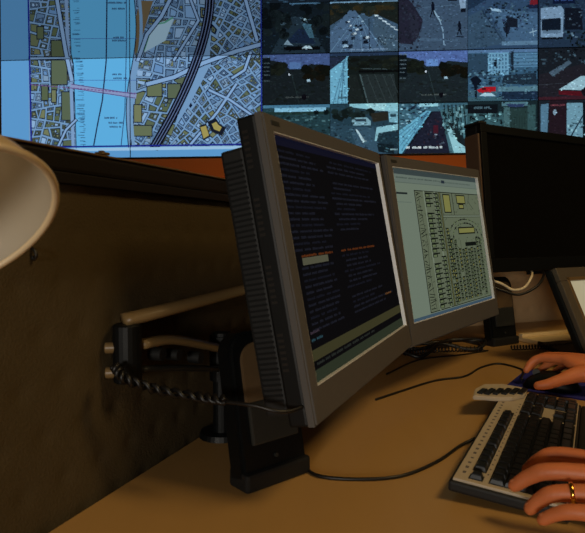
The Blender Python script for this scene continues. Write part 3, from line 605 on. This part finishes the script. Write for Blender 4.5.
bm = bmesh.new(); Mi = TSM.inverted(); box(bm, .66, .86, 1.40, 1.56, .7502, .762, .003, Mi @ Matrix.Rotation(0, 4, 'Z')); cyl(bm, Mi @ Vector((.76, 1.47, .76)), Mi @ Vector((.745, 1.44, .86)), .022); obj('stand', bm, BLACKM, t)

# ------------------------------------------------------------------ monitor arm
t = thing('monitor_mount', 'folding monitor arm by the left partition, holding the nearest monitor', 'monitor arm', Matrix.Translation(rel(-.105, .85, -.30)))
Mi = t.matrix_world.inverted(); Lc = lambda x, y, z: Mi @ rel(x, y, z)
bm = bmesh.new(); cyl(bm, Lc(-.105, .85, -.2998), Lc(-.105, .85, -.292), .034, .032, 32); obj('base_plate', bm, BLACK, t, False)
bm = bmesh.new(); cyl(bm, Lc(-.105, .85, -.292), Lc(-.105, .85, -.145), .013); cyl(bm, Lc(-.105, .85, -.215), Lc(-.105, .85, -.150), .018); obj('post', bm, BLACK, t, False)
E = Vector((-.192, .668))
bm = bmesh.new(); cyl(bm, Lc(E.x, E.y, -.172), Lc(E.x, E.y, -.104), .0165, bev=.002); obj('elbow', bm, BLACK, t, False)
for z in (-.131, -.160):
    bm = bmesh.new(); cyl(bm, Lc(E.x-.012, E.y-.004, z), Lc(E.x-.024, E.y-.006, z), .0065, bev=.001); obj('knob', bm, BEIGE, t, False)
def bar(P, rr, flat, m, nm):
    bm = bmesh.new(); tube(bm, [Lc(*p) for p in P], rr, 12, 6, flat); obj(nm, bm, m, t, True)
bar([(E.x-.004, E.y, -.100), (-.150, .70, -.091), (-.078, .80, -.080), (-.02, .845, -.068), (.02, .852, -.055)], lambda k: .011-.003*k, (1.3, .75), BEIGE, 'upper_arm')
bar([(E.x+.012, E.y+.01, -.130), (-.15, .73, -.134), (-.105, .83, -.165)], .009, (1.2, .7), BEIGE, 'lower_arm')
bar([(E.x+.012, E.y+.01, -.160), (-.15, .73, -.170), (-.105, .83, -.195)], .006, (1.2, .7), GREYP, 'lower_link')
for p_, q_ in (((-.165, .70, -.146), .008), ((-.15, .725, -.152), .007), ((-.13, .77, -.165), .008)):
    bm = bmesh.new(); cyl(bm, Lc(p_[0]-.008, p_[1]+.003, p_[2]), Lc(p_[0]+.008, p_[1]-.003, p_[2]), q_); obj('spring_joint', bm, BLACKM, t)
# cables round the arm
def cable(name, P, rr, m, label, cat='cable', group=None, per=8, n=8):
    bm = bmesh.new(); tube(bm, P, rr, n, per); return tag(obj(name, bm, m, None, True), label, cat, group)
def twisted(P, rad, turns, rr, ph):
    C = catmull(P, 40); out = []
    for i, c in enumerate(C):
        tt = (C[min(i+1, len(C)-1)]-C[max(i-1, 0)]).normalized(); a = tt.cross(Vector((0, 0, 1))).normalized(); b = tt.cross(a); an = 2*PI*turns*i/len(C)+ph
        out.append(c+a*rad*math.cos(an)+b*rad*math.sin(an))
    return out
CP = [rel(-.196, .632, -.145), rel(-.182, .625, -.158), rel(-.150, .64, -.174), rel(-.105, .64, -.182), rel(-.072, .62, -.180)]
bm = bmesh.new(); tube(bm, twisted(CP, .0035, 7, 0, 0), .0028, 6, 0); tube(bm, twisted(CP, .0035, 7, 0, PI), .0028, 6, 0)
tag(obj('twisted_cable', bm, CABLE, None, True), 'black twisted cable hanging in a curve below the folding arm', 'cable')
cable('monitor_cable', [rel(-.072, .614, -.180), rel(-.04, .60, -.180), rel(-.008, .60, -.1865), rel(.02, .635, -.185), rel(.045, .70, -.17)], .0022, CABLE, 'thin black cable crossing in front of the upright speaker by the nearest monitor')

# ------------------------------------------------------------------ speakers
def make_speaker(label, x, y, yaw, tilt):
    M = Matrix.Translation((x, y, .7502)) @ Matrix.Rotation(yaw, 4, 'Z') @ Matrix.Rotation(-tilt, 4, 'X')
    T = thing('desktop_speaker', label, 'speaker', M, 'upright black speakers behind the monitors')
    def slab(x0, x1, z0, z1, y0, y1, rad, bev):
        bm = bmesh.new(); pts = [(x0, z0), (x1, z0)]
        for k in range(9): a = k*PI/16; pts.append((x1-rad+rad*math.cos(a), z1-rad+rad*math.sin(a)))
        for k in range(9): a = PI/2+k*PI/16; pts.append((x0+rad+rad*math.cos(a), z1-rad+rad*math.sin(a)))
        t_ = bmesh.new(); prism(t_, pts, 0, y1-y0, bev)
        for v in t_.verts: v.co = Vector((v.co.x, y1-v.co.z, v.co.y))
        merge(bm, t_); return bm
    obj('housing', slab(-.05, .05, .012, .186, .002, .032, .026, .005), BLACK, T, False)
    obj('upper_panel', slab(-.036, .040, .10, .172, -.0015, .003, .022, .001), mat('bronze_beige_plastic', (92, 72, 48), .5), T)
    bm = bmesh.new(); box(bm, -.034, .036, -.004, .002, .052, .102, .002); obj('speaker_plate', bm, GREYP, T)
    bm = bmesh.new(); cyl(bm, (.0, .002, .034), (.0, -.001, .034), .0025); obj('indicator_light', bm, GREYP, T)
    bm = bmesh.new(); box(bm, -.0495, .0495, -.001, .036, 0, .022, .004, Matrix.Rotation(tilt, 4, 'X')); obj('base', bm, BLACKM, T)
    return T
make_speaker('upright black speaker with a rounded top, behind the left edge of the nearest monitor', -.015, .683, R_(41), R_(11))
make_speaker('upright black speaker partly hidden behind the right edge of the map monitor', .578, 1.55, R_(30), R_(9))

# ------------------------------------------------------------------ cables on the desk
Z = -.2978
cable('keyboard_cable', [rel(.012, .735, Z), rel(.032, .70, Z), rel(.080, .69, Z), rel(.135, .70, Z), rel(.190, .745, Z), rel(.235, .80, Z), rel(.262, .82, Z+.004)], .0022, CABLE, 'black cable curving over the desk from the keyboard to the near speaker')
cable('mouse_cable', [rel(.15, 1.03, Z), rel(.20, 1.08, Z), rel(.29, 1.165, Z), rel(.36, 1.20, Z), rel(.42, 1.28, Z), rel(.475, 1.32, Z), rel(.505, 1.26, Z), rel(.468, 1.17, Z+.006), rel(.452, 1.128, Z+.012)], .0022, CABLE, 'black mouse cable looping across the desk below the map monitor')
cable('thin_cable', [rel(.20, 1.22, Z), rel(.30, 1.36, Z), rel(.42, 1.42, Z), rel(.50, 1.47, Z)], .0018, CABLE, 'thin black cable lying along the desk behind the mouse cable')
def coil(name, P, rad, turns, rr, label):
    C = catmull(P, 60); bm = bmesh.new(); out = []
    for i, c in enumerate(C):
        tt = (C[min(i+1, len(C)-1)]-C[max(i-1, 0)]).normalized(); a = tt.cross(Vector((0, 0, 1))).normalized(); b = a.cross(tt); an = 2*PI*turns*i/len(C)
        out.append(c+a*rad*math.cos(an)+b*rad*math.sin(an))
    tube(bm, out, rr, 5, 0); tag(obj(name, bm, CABLE, None, True), label, 'cable')
zc = -.2915
coil('coiled_cord', [rel(.56, 1.475, zc), rel(.63, 1.485, zc), rel(.70, 1.50, zc), rel(.78, 1.55, zc)], .0058, 26, .0016, 'black coiled telephone cord lying left of the tilted touch screen')
cable('tangled_cable', [rel(.17, 1.30, Z+.003), rel(.25, 1.40, Z+.014), rel(.31, 1.385, Z+.002), rel(.38, 1.47, Z+.016), rel(.46, 1.46, Z+.004), rel(.50, 1.50, Z+.02), rel(.42, 1.52, Z+.018), rel(.33, 1.45, Z+.010), rel(.24, 1.47, Z+.003)], .0048, CABLE, 'black tangled cable heaped under the map monitor in front of the looped one')
coil('coiled_cord', [rel(.27, 1.41, zc), rel(.34, 1.44, zc), rel(.41, 1.455, zc), rel(.49, 1.465, zc)], .0058, 24, .0018, 'black coiled cord lying on the desk below the map monitor')
cable('looped_cable', [rel(.20, 1.36, Z+.003), rel(.27, 1.44, Z+.004), rel(.33, 1.50, Z+.012), rel(.40, 1.50, Z+.005), rel(.44, 1.56, Z+.012), rel(.50, 1.53, Z+.004), rel(.47, 1.50, Z+.02), rel(.40, 1.56, Z+.006), rel(.30, 1.52, Z+.004)], .004, CABLE, 'thick black cable lying in loops at the back of the desk')
bm = bmesh.new(); tube(bm, [rel(.50, 1.50, -.115), rel(.540, 1.495, -.128), rel(.570, 1.495, -.144), rel(.602, 1.50, -.138), rel(.628, 1.52, -.112), rel(.645, 1.56, -.099)], .0034, 8)
tag(obj('hanging_cable', bm, WHITEC, None, True), 'pale cable sagging below the large black screen', 'cable')
bm = bmesh.new(); tube(bm, [rel(.50, 1.485, -.130), rel(.54, 1.482, -.145), rel(.582, 1.482, -.155), rel(.628, 1.49, -.136), rel(.66, 1.52, -.110), rel(.68, 1.575, -.099)], .0034, 8)
tag(obj('hanging_cable', bm, CABLE, None, True), 'black cable sagging just under the pale cable', 'cable')
# pale slab added in place of a bright strip at the desk's back
bm = bmesh.new(); M = Matrix.Translation((.72, 1.60, .7502)) @ Matrix.Rotation(R_(22), 4, 'Z'); box(bm, -.075, .115, -.045, .045, 0, .012, .003, M); box(bm, -.075, .115, .03, .045, .012, .022, .002, M)
tag(obj('pale_slab', bm, mat('pale_slab_plastic', (226, 200, 150), .5)), 'pale flat slab added along the back of the desk behind the coiled cord', 'tray')

# ------------------------------------------------------------------ keyboard
KY = R_(62.3); KU = Vector((math.cos(KY), math.sin(KY), 0)); KV = Vector((math.sin(KY), -math.cos(KY), 0))
th = R_(4.2); KVt = KV*math.cos(th)-Vector((0, 0, math.sin(th))); KN = KU.cross(-KVt).normalized()
KM = Matrix((KU, -KVt, KN)).transposed().to_4x4(); KM.translation = rel(.1813, .6417, -.2760)   # x along the keys, -y towards the typist, z up
t = thing('keyboard', 'beige and black multimedia keyboard under the left hand', 'keyboard', KM)
WK, DKB = .42, .118
bm = bmesh.new(); box(bm, -.004, WK+.004, -DKB-.004, .004, -.014, -.002, .003); obj('lower_case', bm, BLACKM, t)
bm = bmesh.new(); box(bm, 0, WK, -DKB, 0, -.002, .0012, .001); obj('top_plate', bm, KEYB, t)
bm = bmesh.new(); box(bm, .002, WK, -DKB-.058, -DKB-.004, -.012, -.001, .004); obj('palm_rest', bm, BLACKM, t)
for x in (.03, .36):
    bm = bmesh.new(); box(bm, x, x+.03, -.025, -.005, -.0232, -.014, .001); obj('foot', bm, BLACKM, t)
def keycap(x, y, wx, wy, m=KEY):
    bm = bmesh.new(); h = .0075; vs = []
    for z, s in ((.0012, 0), (h*.8, .0016), (h, .0026)):
        vs.append([bm.verts.new((cx_, cy_, z)) for cx_, cy_ in ((x+s, y-wy+s), (x+wx-s, y-wy+s), (x+wx-s, y-s), (x+s, y-s))])
    for a, b in zip(vs, vs[1:]):
        for k in range(4): bm.faces.new((a[k], a[(k+1) % 4], b[(k+1) % 4], b[k]))
    bm.faces.new(vs[-1]); bm.faces.new(vs[0][::-1]); return obj('key', bm, m, t)
# dark wells under the key blocks
bm = bmesh.new(); yF = -.0165; yM = -.0385
for a in ((.008, .022, yF-.0145, yF+.001), (.034, .288, yF-.0145, yF+.001), (.008, .284, yM-.078, yM+.001), (.292, .346, yM-.031, yM+.001), (.352, .415, yM-.078, yM+.001), (.292, .346, yM-.078, yM-.047)): box(bm, a[0], a[1], a[2], a[3], .001, .0020)
obj('key_well', bm, SLOT, t)
keycap(.009, yF, .013, .0135)
for g_ in range(3):
    for k in range(4): keycap(.036+g_*.084+k*.0195, yF, .0185, .0135)
rows = [[1]*13+[1.9], [1.5]+[1]*12+[1.4], [1.8]+[1]*11+[2.1], [1.3]+[1]*10+[2.6], [1.5, 1.2, 1.2, 5.2, 1.2, 1.2, 1.5]]
for i, rw in enumerate(rows):
    u = .274/sum(rw); x = .009
    for q_ in rw: keycap(x, yM-i*.0155, u*q_-.0008, .0148); x += u*q_
for i in range(2):
    for k in range(3): keycap(.293+k*.0177, yM-i*.0155, .017, .0148)
keycap(.3107, yM-.0465, .017, .0148)
for k in range(3): keycap(.293+k*.0177, yM-.062, .017, .0148)
for i in range(5):
    for k in range(4):
        if (i, k) in ((2, 3), (4, 3), (4, 1)): continue
        hh = .0303 if k == 3 and i in (1, 3) else .0148; ww = .031 if (i, k) == (4, 0) else .0152
        keycap(.353+k*.0157, yM-i*.0155, ww, hh)
# printed icons and status lights on the beige strips
bm = bmesh.new(); r = random.Random(2)
for k in range(24): box(bm, .02+k*.0165, .02+k*.0165+r.uniform(.003, .006), -.010, -.0065, .0012, .0016)
for k in range(20): box(bm, .03+k*.0165, .03+k*.0165+.003, -.0355+.001, -.0335+.001, .0012, .0016)
pi_ = obj('printed_icon', bm, mat('icon_ink', (96, 88, 84), .6), t); pi_['kind'] = 'stuff'
# pod of media keys sweeping out past the far corner
pod = [(-.002+.40, .058), (.425, .052), (.425, -.03), (.40, -.036), (.385, -.02), (.378, .02)]
bm = bmesh.new(); prism(bm, [(.316, .037), (.362, .042), (.404, .034), (.428, .006), (.428, -.036), (.384, -.036), (.352, -.020), (.334, .002)], .0015, .0085, .0015); mk = obj('media_key_panel', bm, KEYB, t)
for k in range(6):
    y = .028-k*.0118; x = .347+k*.0105
    bm = bmesh.new(); Mx = Matrix.Translation((x, y, .0085)) @ Matrix.Rotation(-.12, 4, 'Z'); box(bm, -.022+(.008 if k == 0 else 0), .018, -.0044, .0044, 0, .003, .001, Mx); obj('media_key', bm, KEY, mk)

# ------------------------------------------------------------------ mouse mat and mouse
MA = Vector((.41, 1.11)); e1 = Vector((.57, .82)).normalized()*.19; e2 = Vector((.82, -.57)).normalized()*.23
bm = bmesh.new(); prism(bm, [(MA.x, MA.y), (MA.x+e2.x, MA.y+e2.y), (MA.x+e1.x+e2.x, MA.y+e1.y+e2.y), (MA.x+e1.x, MA.y+e1.y)], .7502, .7532)
tag(obj('mouse_mat', bm, BLUE), 'dark blue mouse mat under the right hand', 'mouse mat')
MX = Matrix.Translation((.499, 1.102, .7535)) @ Matrix.Rotation(math.atan2(.441, -.897), 4, 'Z')
t = thing('computer_mouse', 'black computer mouse held in the right hand on the blue mat', 'mouse', MX)
def dome(x0, x1, wy, h, zz=0):
    bm = bmesh.new(); n, m_ = 14, 12; g = []
    for i in range(n+1):
        u_ = i/n; x = x0+(x1-x0)*u_; hw = wy*(1-(abs(2*u_-1))**3.2)**.5 if 0 < u_ < 1 else .0005; hz = h*(math.sin(PI*min(1, .12+u_*.80)))**.7; row = []
        for j in range(m_+1):
            a = PI*j/m_; row.append(bm.verts.new((x, hw*math.cos(a), zz+hz*math.sin(a)**.8*(hw/wy)**.5)))
        g.append(row)
    for i in range(n):
        for j in range(m_): bm.faces.new((g[i][j], g[i+1][j], g[i+1][j+1], g[i][j+1]))
    for i in range(n): bm.faces.new((g[i][0], g[i+1][0], g[i+1][m_], g[i][m_]))
    return bm
obj('shell', dome(-.052, .052, .030, .034), BLACK, t, True)
bm = bmesh.new(); cyl(bm, (.028, -.003, .028), (.028, .003, .028), .007); obj('scroll_wheel', bm, GREYP, t)

# ------------------------------------------------------------------ person (hands in view, body seated beyond the right of the frame)
def rad_chain(bm, P, R, n=14, per=6):
    C = catmull(P, per); N = len(R)-1
    def rf(tt):
        f = tt*N; i = min(int(f), N-1); return R[i]+(R[i+1]-R[i])*(f-i)
    tube(bm, C, rf, n, 0)
    for c_, rr in ((C[0], R[0]), (C[-1], R[-1])): bmesh.ops.create_icosphere(bm, subdivisions=2, radius=rr*1.0, matrix=Matrix.Translation(c_))
def ball(bm, c, r_, s=(1, 1, 1), rot=None):
    M = Matrix.Translation(c) @ (rot.to_4x4() if rot else Matrix.Identity(4)) @ Matrix.Diagonal((*s, 1)); bmesh.ops.create_icosphere(bm, subdivisions=3, radius=r_, matrix=M)
body = bmesh.new()
# left hand over the keyboard: fingertip, end joint, middle joint, knuckle
LW = rel(.405, .520, -.228)
LH = {'index': [rel(.258, .624, -.259), rel(.268, .618, -.246), rel(.286, .612, -.237), rel(.335, .580, -.236)],
      'middle': [rel(.230, .588, -.261), rel(.243, .581, -.248), rel(.262, .570, -.238), rel(.325, .545, -.234)],
      'ring': [rel(.2335, .556, -.270), rel(.242, .551, -.258), rel(.257, .543, -.248), rel(.315, .521, -.240)],
      'little': [rel(.233, .527, -.2665), rel(.243, .521, -.258), rel(.258, .512, -.2515), rel(.306, .490, -.248)]}
LW = LW+Vector((-.002, -.018, 0))
LR = {'index': (.0068, .0080, .0088, .0102), 'middle': (.0070, .0082, .0092, .0105), 'ring': (.0068, .0078, .0086, .0100), 'little': (.0060, .0068, .0076, .0092)}
for k, P in LH.items():
    rad_chain(body, P, LR[k]); rad_chain(body, [P[3], P[3].lerp(LW, .5)+Vector((0, 0, .002)), LW], (LR[k][3], .0145, .018))
rad_chain(body, [rel(.325, .617, -.262), rel(.345, .604, -.256), rel(.372, .577, -.250), LW], (.0085, .0100, .0125, .018))
# right hand on the mouse
RW = rel(.603, 1.030, -.252)
RH = {'index': [rel(.460, 1.128, -.268), rel(.470, 1.130, -.254), rel(.486, 1.124, -.243), rel(.520, 1.096, -.238)],
      'middle': [rel(.476, 1.150, -.268), rel(.486, 1.149, -.255), rel(.502, 1.142, -.244), rel(.534, 1.114, -.239)],
      'ring': [rel(.503, 1.166, -.278), rel(.511, 1.161, -.268), rel(.524, 1.150, -.254), rel(.548, 1.124, -.246)],
      'little': [rel(.529, 1.166, -.284), rel(.537, 1.160, -.274), rel(.547, 1.150, -.262), rel(.562, 1.124, -.254)]}
for k, P in RH.items():
    rad_chain(body, P, LR[k]); rad_chain(body, [P[3], P[3].lerp(RW, .5)+Vector((0, 0, .003)), RW], (LR[k][3], .0165, .021))
rad_chain(body, [rel(.452, 1.054, -.279), rel(.468, 1.050, -.275), rel(.492, 1.050, -.267), rel(.535, 1.052, -.256), RW], (.0085, .0098, .0110, .0165, .021))
rad_chain(body, [RH['index'][3], rel(.533, 1.072, -.248), rel(.545, 1.056, -.256)], (.0105, .014, .016))
# arms, torso, neck, head, legs
TC = Vector((.84, .50)); fw = -Vector((KV.x, KV.y)); ri = Vector((KU.x, KU.y))
def bp(f, s, z): p_ = TC+fw*f+ri*s; return Vector((p_.x, p_.y, z))
SL, SR = bp(0, -.18, 1.10), bp(0, .20, 1.10); EL, ER = bp(.05, -.25, .84), bp(.02, .33, .84)
rad_chain(body, [LW, LW.lerp(EL, .5), EL], (.024, .038, .042)); rad_chain(body, [EL, EL.lerp(SL, .5), SL], (.042, .046, .055))
rad_chain(body, [RW, RW.lerp(ER, .5), ER], (.024, .038, .042)); rad_chain(body, [ER, ER.lerp(SR, .5), SR], (.042, .046, .055))
rad_chain(body, [SL, bp(0, .01, 1.12), SR], (.055, .09, .055)); rad_chain(body, [bp(0, .01, 1.08), bp(-.02, .01, .85), bp(-.04, .01, .58)], (.11, .125, .14))
rad_chain(body, [bp(0, .01, 1.12), bp(.02, .01, 1.27)], (.055, .052)); HC = bp(.035, .01, 1.36)
ball(body, HC, .1, (.78, .92, 1.15), Matrix.Rotation(KY, 3, 'Z')); ball(body, HC+Vector((fw.x*.06, fw.y*.06, -.05)), .05, (1, 1, 1.1)); ball(body, HC+Vector((fw.x*.1, fw.y*.1, -.015)), .015, (1, 1, 1.6))
for s in (-1, 1): ball(body, HC+Vector((ri.x*.08*s, ri.y*.08*s, -.01)), .022, (.7, .7, 1.3))
for s in (-1, 1):
    h_, k_, f_ = bp(-.02, .09*s, .55), bp(.40, .11*s, .56), bp(.38, .11*s, .09)
    rad_chain(body, [h_, h_.lerp(k_, .5), k_], (.085, .075, .055)); rad_chain(body, [k_, k_.lerp(f_, .4), f_], (.055, .052, .036)); rad_chain(body, [f_, bp(.50, .11*s, .035)], (.036, .03))
P_ = thing('person', 'person in a dark shirt typing left handed, right hand on the mouse, gold ring', 'person', Matrix.Translation((TC.x, TC.y, 0)))
def pchild(name, bm, m, voxel=None, sm=4, smooth=True):
    bm.transform(Matrix.Translation((-TC.x, -TC.y, 0))); o = obj(name, bm, m, P_, smooth)
    if voxel:
        md = o.modifiers.new('remesh', 'REMESH'); md.mode = 'VOXEL'; md.voxel_size = voxel; md.use_smooth_shade = True
        ms = o.modifiers.new('smooth', 'SMOOTH'); ms.factor = .5; ms.iterations = sm
    return o
pchild('body', body, SKIN, .0026, 5)
bm = bmesh.new()
for (W_, E_, S_) in ((LW, EL, SL), (RW, ER, SR)):
    a = W_.lerp(E_, .16); rad_chain(bm, [a, a.lerp(E_, .5), E_], (.034, .047, .054)); rad_chain(bm, [E_, E_.lerp(S_, .5), S_], (.054, .060, .068))
rad_chain(bm, [SL, bp(0, .01, 1.11), SR], (.068, .10, .068)); rad_chain(bm, [bp(0, .01, 1.07), bp(-.02, .01, .85), bp(-.04, .01, .60)], (.13, .145, .155))
pchild('shirt', bm, SHIRT, .008, 4)
bm = bmesh.new()
for s in (-1, 1):
    h_, k_, f_ = bp(-.02, .09*s, .55), bp(.40, .11*s, .56), bp(.38, .11*s, .12)
    rad_chain(bm, [h_, h_.lerp(k_, .5), k_], (.10, .09, .07)); rad_chain(bm, [k_, k_.lerp(f_, .4), f_], (.07, .064, .055))
pchild('trousers', bm, TROUS, .008, 4)
for s in (-1, 1):
    bm = bmesh.new(); rad_chain(bm, [bp(.35, .11*s, .047), bp(.44, .11*s, .045), bp(.54, .11*s, .036)], (.045, .047, .034)); pchild('shoe', bm, BLACK, .006, 3)
bm = bmesh.new(); ball(bm, HC+Vector((-fw.x*.02, -fw.y*.02, .035)), .103, (.84, .92, 1.0), Matrix.Rotation(KY, 3, 'Z')); pchild('hair', bm, HAIR)
for s in (-1, 1):
    bm = bmesh.new(); ball(bm, HC+Vector((fw.x*.086+ri.x*.03*s, fw.y*.086+ri.y*.03*s, .012)), .011); pchild('eye', bm, mat('eye_white', (210, 205, 195), .2))
bm = bmesh.new(); ball(bm, HC+Vector((fw.x*.104, fw.y*.104, -.055)), .016, (1, 1, .35)); pchild('mouth', bm, mat('lips', (170, 90, 78), .5))
def nail(P, up, size):
    d = (P[0]-P[1]).normalized(); s_ = d.cross(Vector((0, 0, 1))).normalized(); n_ = s_.cross(d).normalized()
    M3 = Matrix((d, s_, n_)).transposed(); bm = bmesh.new(); ball(bm, P[0]+n_*size*.86-d*.003, size*.85, (.75, .6, .14), M3); pchild('fingernail', bm, NAIL)
for k, P in list(LH.items())+list(RH.items()): nail(P, 1, LR[k][0])
a, b = LH['ring'][2], LH['ring'][3]; c_ = a.lerp(b, .16); dd = (b-a).normalized(); bm = bmesh.new()
q = dd.to_track_quat('Z', 'Y').to_matrix(); rings = []
for k in range(28):
    an = 2*PI*k/28; dr = q @ Vector((math.cos(an), math.sin(an), 0)); R0 = .0092
    rings.append([bm.verts.new(c_+dr*(R0+x_)+dd*z_) for x_, z_ in ((-.0012, -.0022), (.0009, -.0018), (.0013, 0), (.0009, .0018), (-.0012, .0022))])
for k in range(28):
    A_, B_ = rings[k], rings[(k+1) % 28]
    for j in range(5): bm.faces.new((A_[j], A_[(j+1) % 5], B_[(j+1) % 5], B_[j]))
pchild('finger_ring', bm, GOLD)
# office chair under the person
CM = Matrix.Translation((bp(-.03, .01, 0))) @ Matrix.Rotation(math.atan2(fw.y, fw.x)-PI/2, 4, 'Z')
t = thing('office_chair', 'dark office chair under the person at the desk', 'chair', CM)
bm = bmesh.new(); box(bm, -.24, .24, -.22, .24, .385, .445, .025); obj('seat', bm, TROUS, t)
bm = bmesh.new(); box(bm, -.21, .21, -.29, -.235, .55, 1.0, .025); obj('backrest', bm, TROUS, t)
bm = bmesh.new(); box(bm, -.03, .03, -.27, -.24, .36, .60, .005); box(bm, -.03, .03, -.27, 0, .36, .384, .005); obj('back_bracket', bm, BLACKM, t)
bm = bmesh.new(); cyl(bm, (0, 0, .09), (0, 0, .384), .025); obj('gas_lift', bm, GREYP, t)
for k in range(5):
    a = 2*PI*k/5; bm = bmesh.new(); tube(bm, [Vector((0, 0, .10)), Vector((.15*math.cos(a), .15*math.sin(a), .085)), Vector((.29*math.cos(a), .29*math.sin(a), .07))], .018, 8); L_ = obj('leg', bm, BLACKM, t, True)
    bm = bmesh.new(); cyl(bm, (.29*math.cos(a)-.01, .29*math.sin(a), .028), (.29*math.cos(a)+.01, .29*math.sin(a), .028), .028); obj('castor', bm, BLACKM, L_)

# ------------------------------------------------------------------ desk lamp
LC = rel(-.215, .35, .004); ln = Vector((.54, -.323, -.777)).normalized()          # centre of the shade's mouth and the way it points
q = ln.to_track_quat('-Z', 'Y').to_matrix().to_4x4(); LM = Matrix.Translation(LC) @ q

t = thing('desk_lamp', 'cream metal desk lamp shade at the left edge, in front of the partition', 'lamp', LM)
prof = [(.0725, 0), (.072, .004), (.067, .018), (.057, .036), (.043, .052), (.028, .064), (.020, .070)]
def lathe(prof, n=56):
    bm = bmesh.new(); g = [[bm.verts.new((r_*math.cos(2*PI*k/n), r_*math.sin(2*PI*k/n), z_)) for k in range(n)] for r_, z_ in prof]
    for a, b in zip(g, g[1:]):
        for k in range(n): bm.faces.new((a[k], a[(k+1) % n], b[(k+1) % n], b[k]))
    return bm
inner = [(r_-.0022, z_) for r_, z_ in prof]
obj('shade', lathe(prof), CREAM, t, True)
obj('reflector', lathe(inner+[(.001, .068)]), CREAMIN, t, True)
bm = lathe([(.0746+.0026*math.cos(2*PI*k/10), .0026*math.sin(2*PI*k/10)-.001) for k in range(11)]); bmesh.ops.remove_doubles(bm, verts=bm.verts[:], dist=1e-6)
for v in bm.verts: v.co.x *= .973; v.co.y *= .973
obj('rim', bm, CREAM, t, True)
bm = bmesh.new(); cyl(bm, (0, 0, .066), (0, 0, .115), .021, .018, 24, .003); obj('socket_cap', bm, CREAM, t)
bm = bmesh.new(); bmesh.ops.create_uvsphere(bm, u_segments=20, v_segments=14, radius=.016, matrix=Matrix.Translation((0, 0, .045))); cyl(bm, (0, 0, .05), (0, 0, .067), .010); BM_ = mat('frosted_bulb', (200, 190, 170), .4); BM_.node_tree.nodes['Principled BSDF'].inputs['Emission Color'].default_value = (1, .82, .55, 1); BM_.node_tree.nodes['Principled BSDF'].inputs['Emission Strength'].default_value = 2.2; obj('bulb', bm, BM_, t, True)
Mi = LM.inverted(); J0 = Mi @ (LC-ln*.10); J1 = Mi @ rel(-.34, .24, .25); J2 = Mi @ rel(-.52, .28, .03); J2b = Mi @ rel(-.50, .12, -.295)
bm = bmesh.new(); tube(bm, [J0, J1], .006, 10, 0); obj('upper_arm', bm, CREAM, t)
bm = bmesh.new(); tube(bm, [J1, Mi @ rel(-.335, .15, -.285)], .006, 10, 0); obj('lower_arm', bm, CREAM, t)
bm = bmesh.new(); cyl(bm, Mi @ rel(-.335, .15, -.2998), Mi @ rel(-.335, .15, -.280), .04, .038, 28); obj('base', bm, CREAM, t)
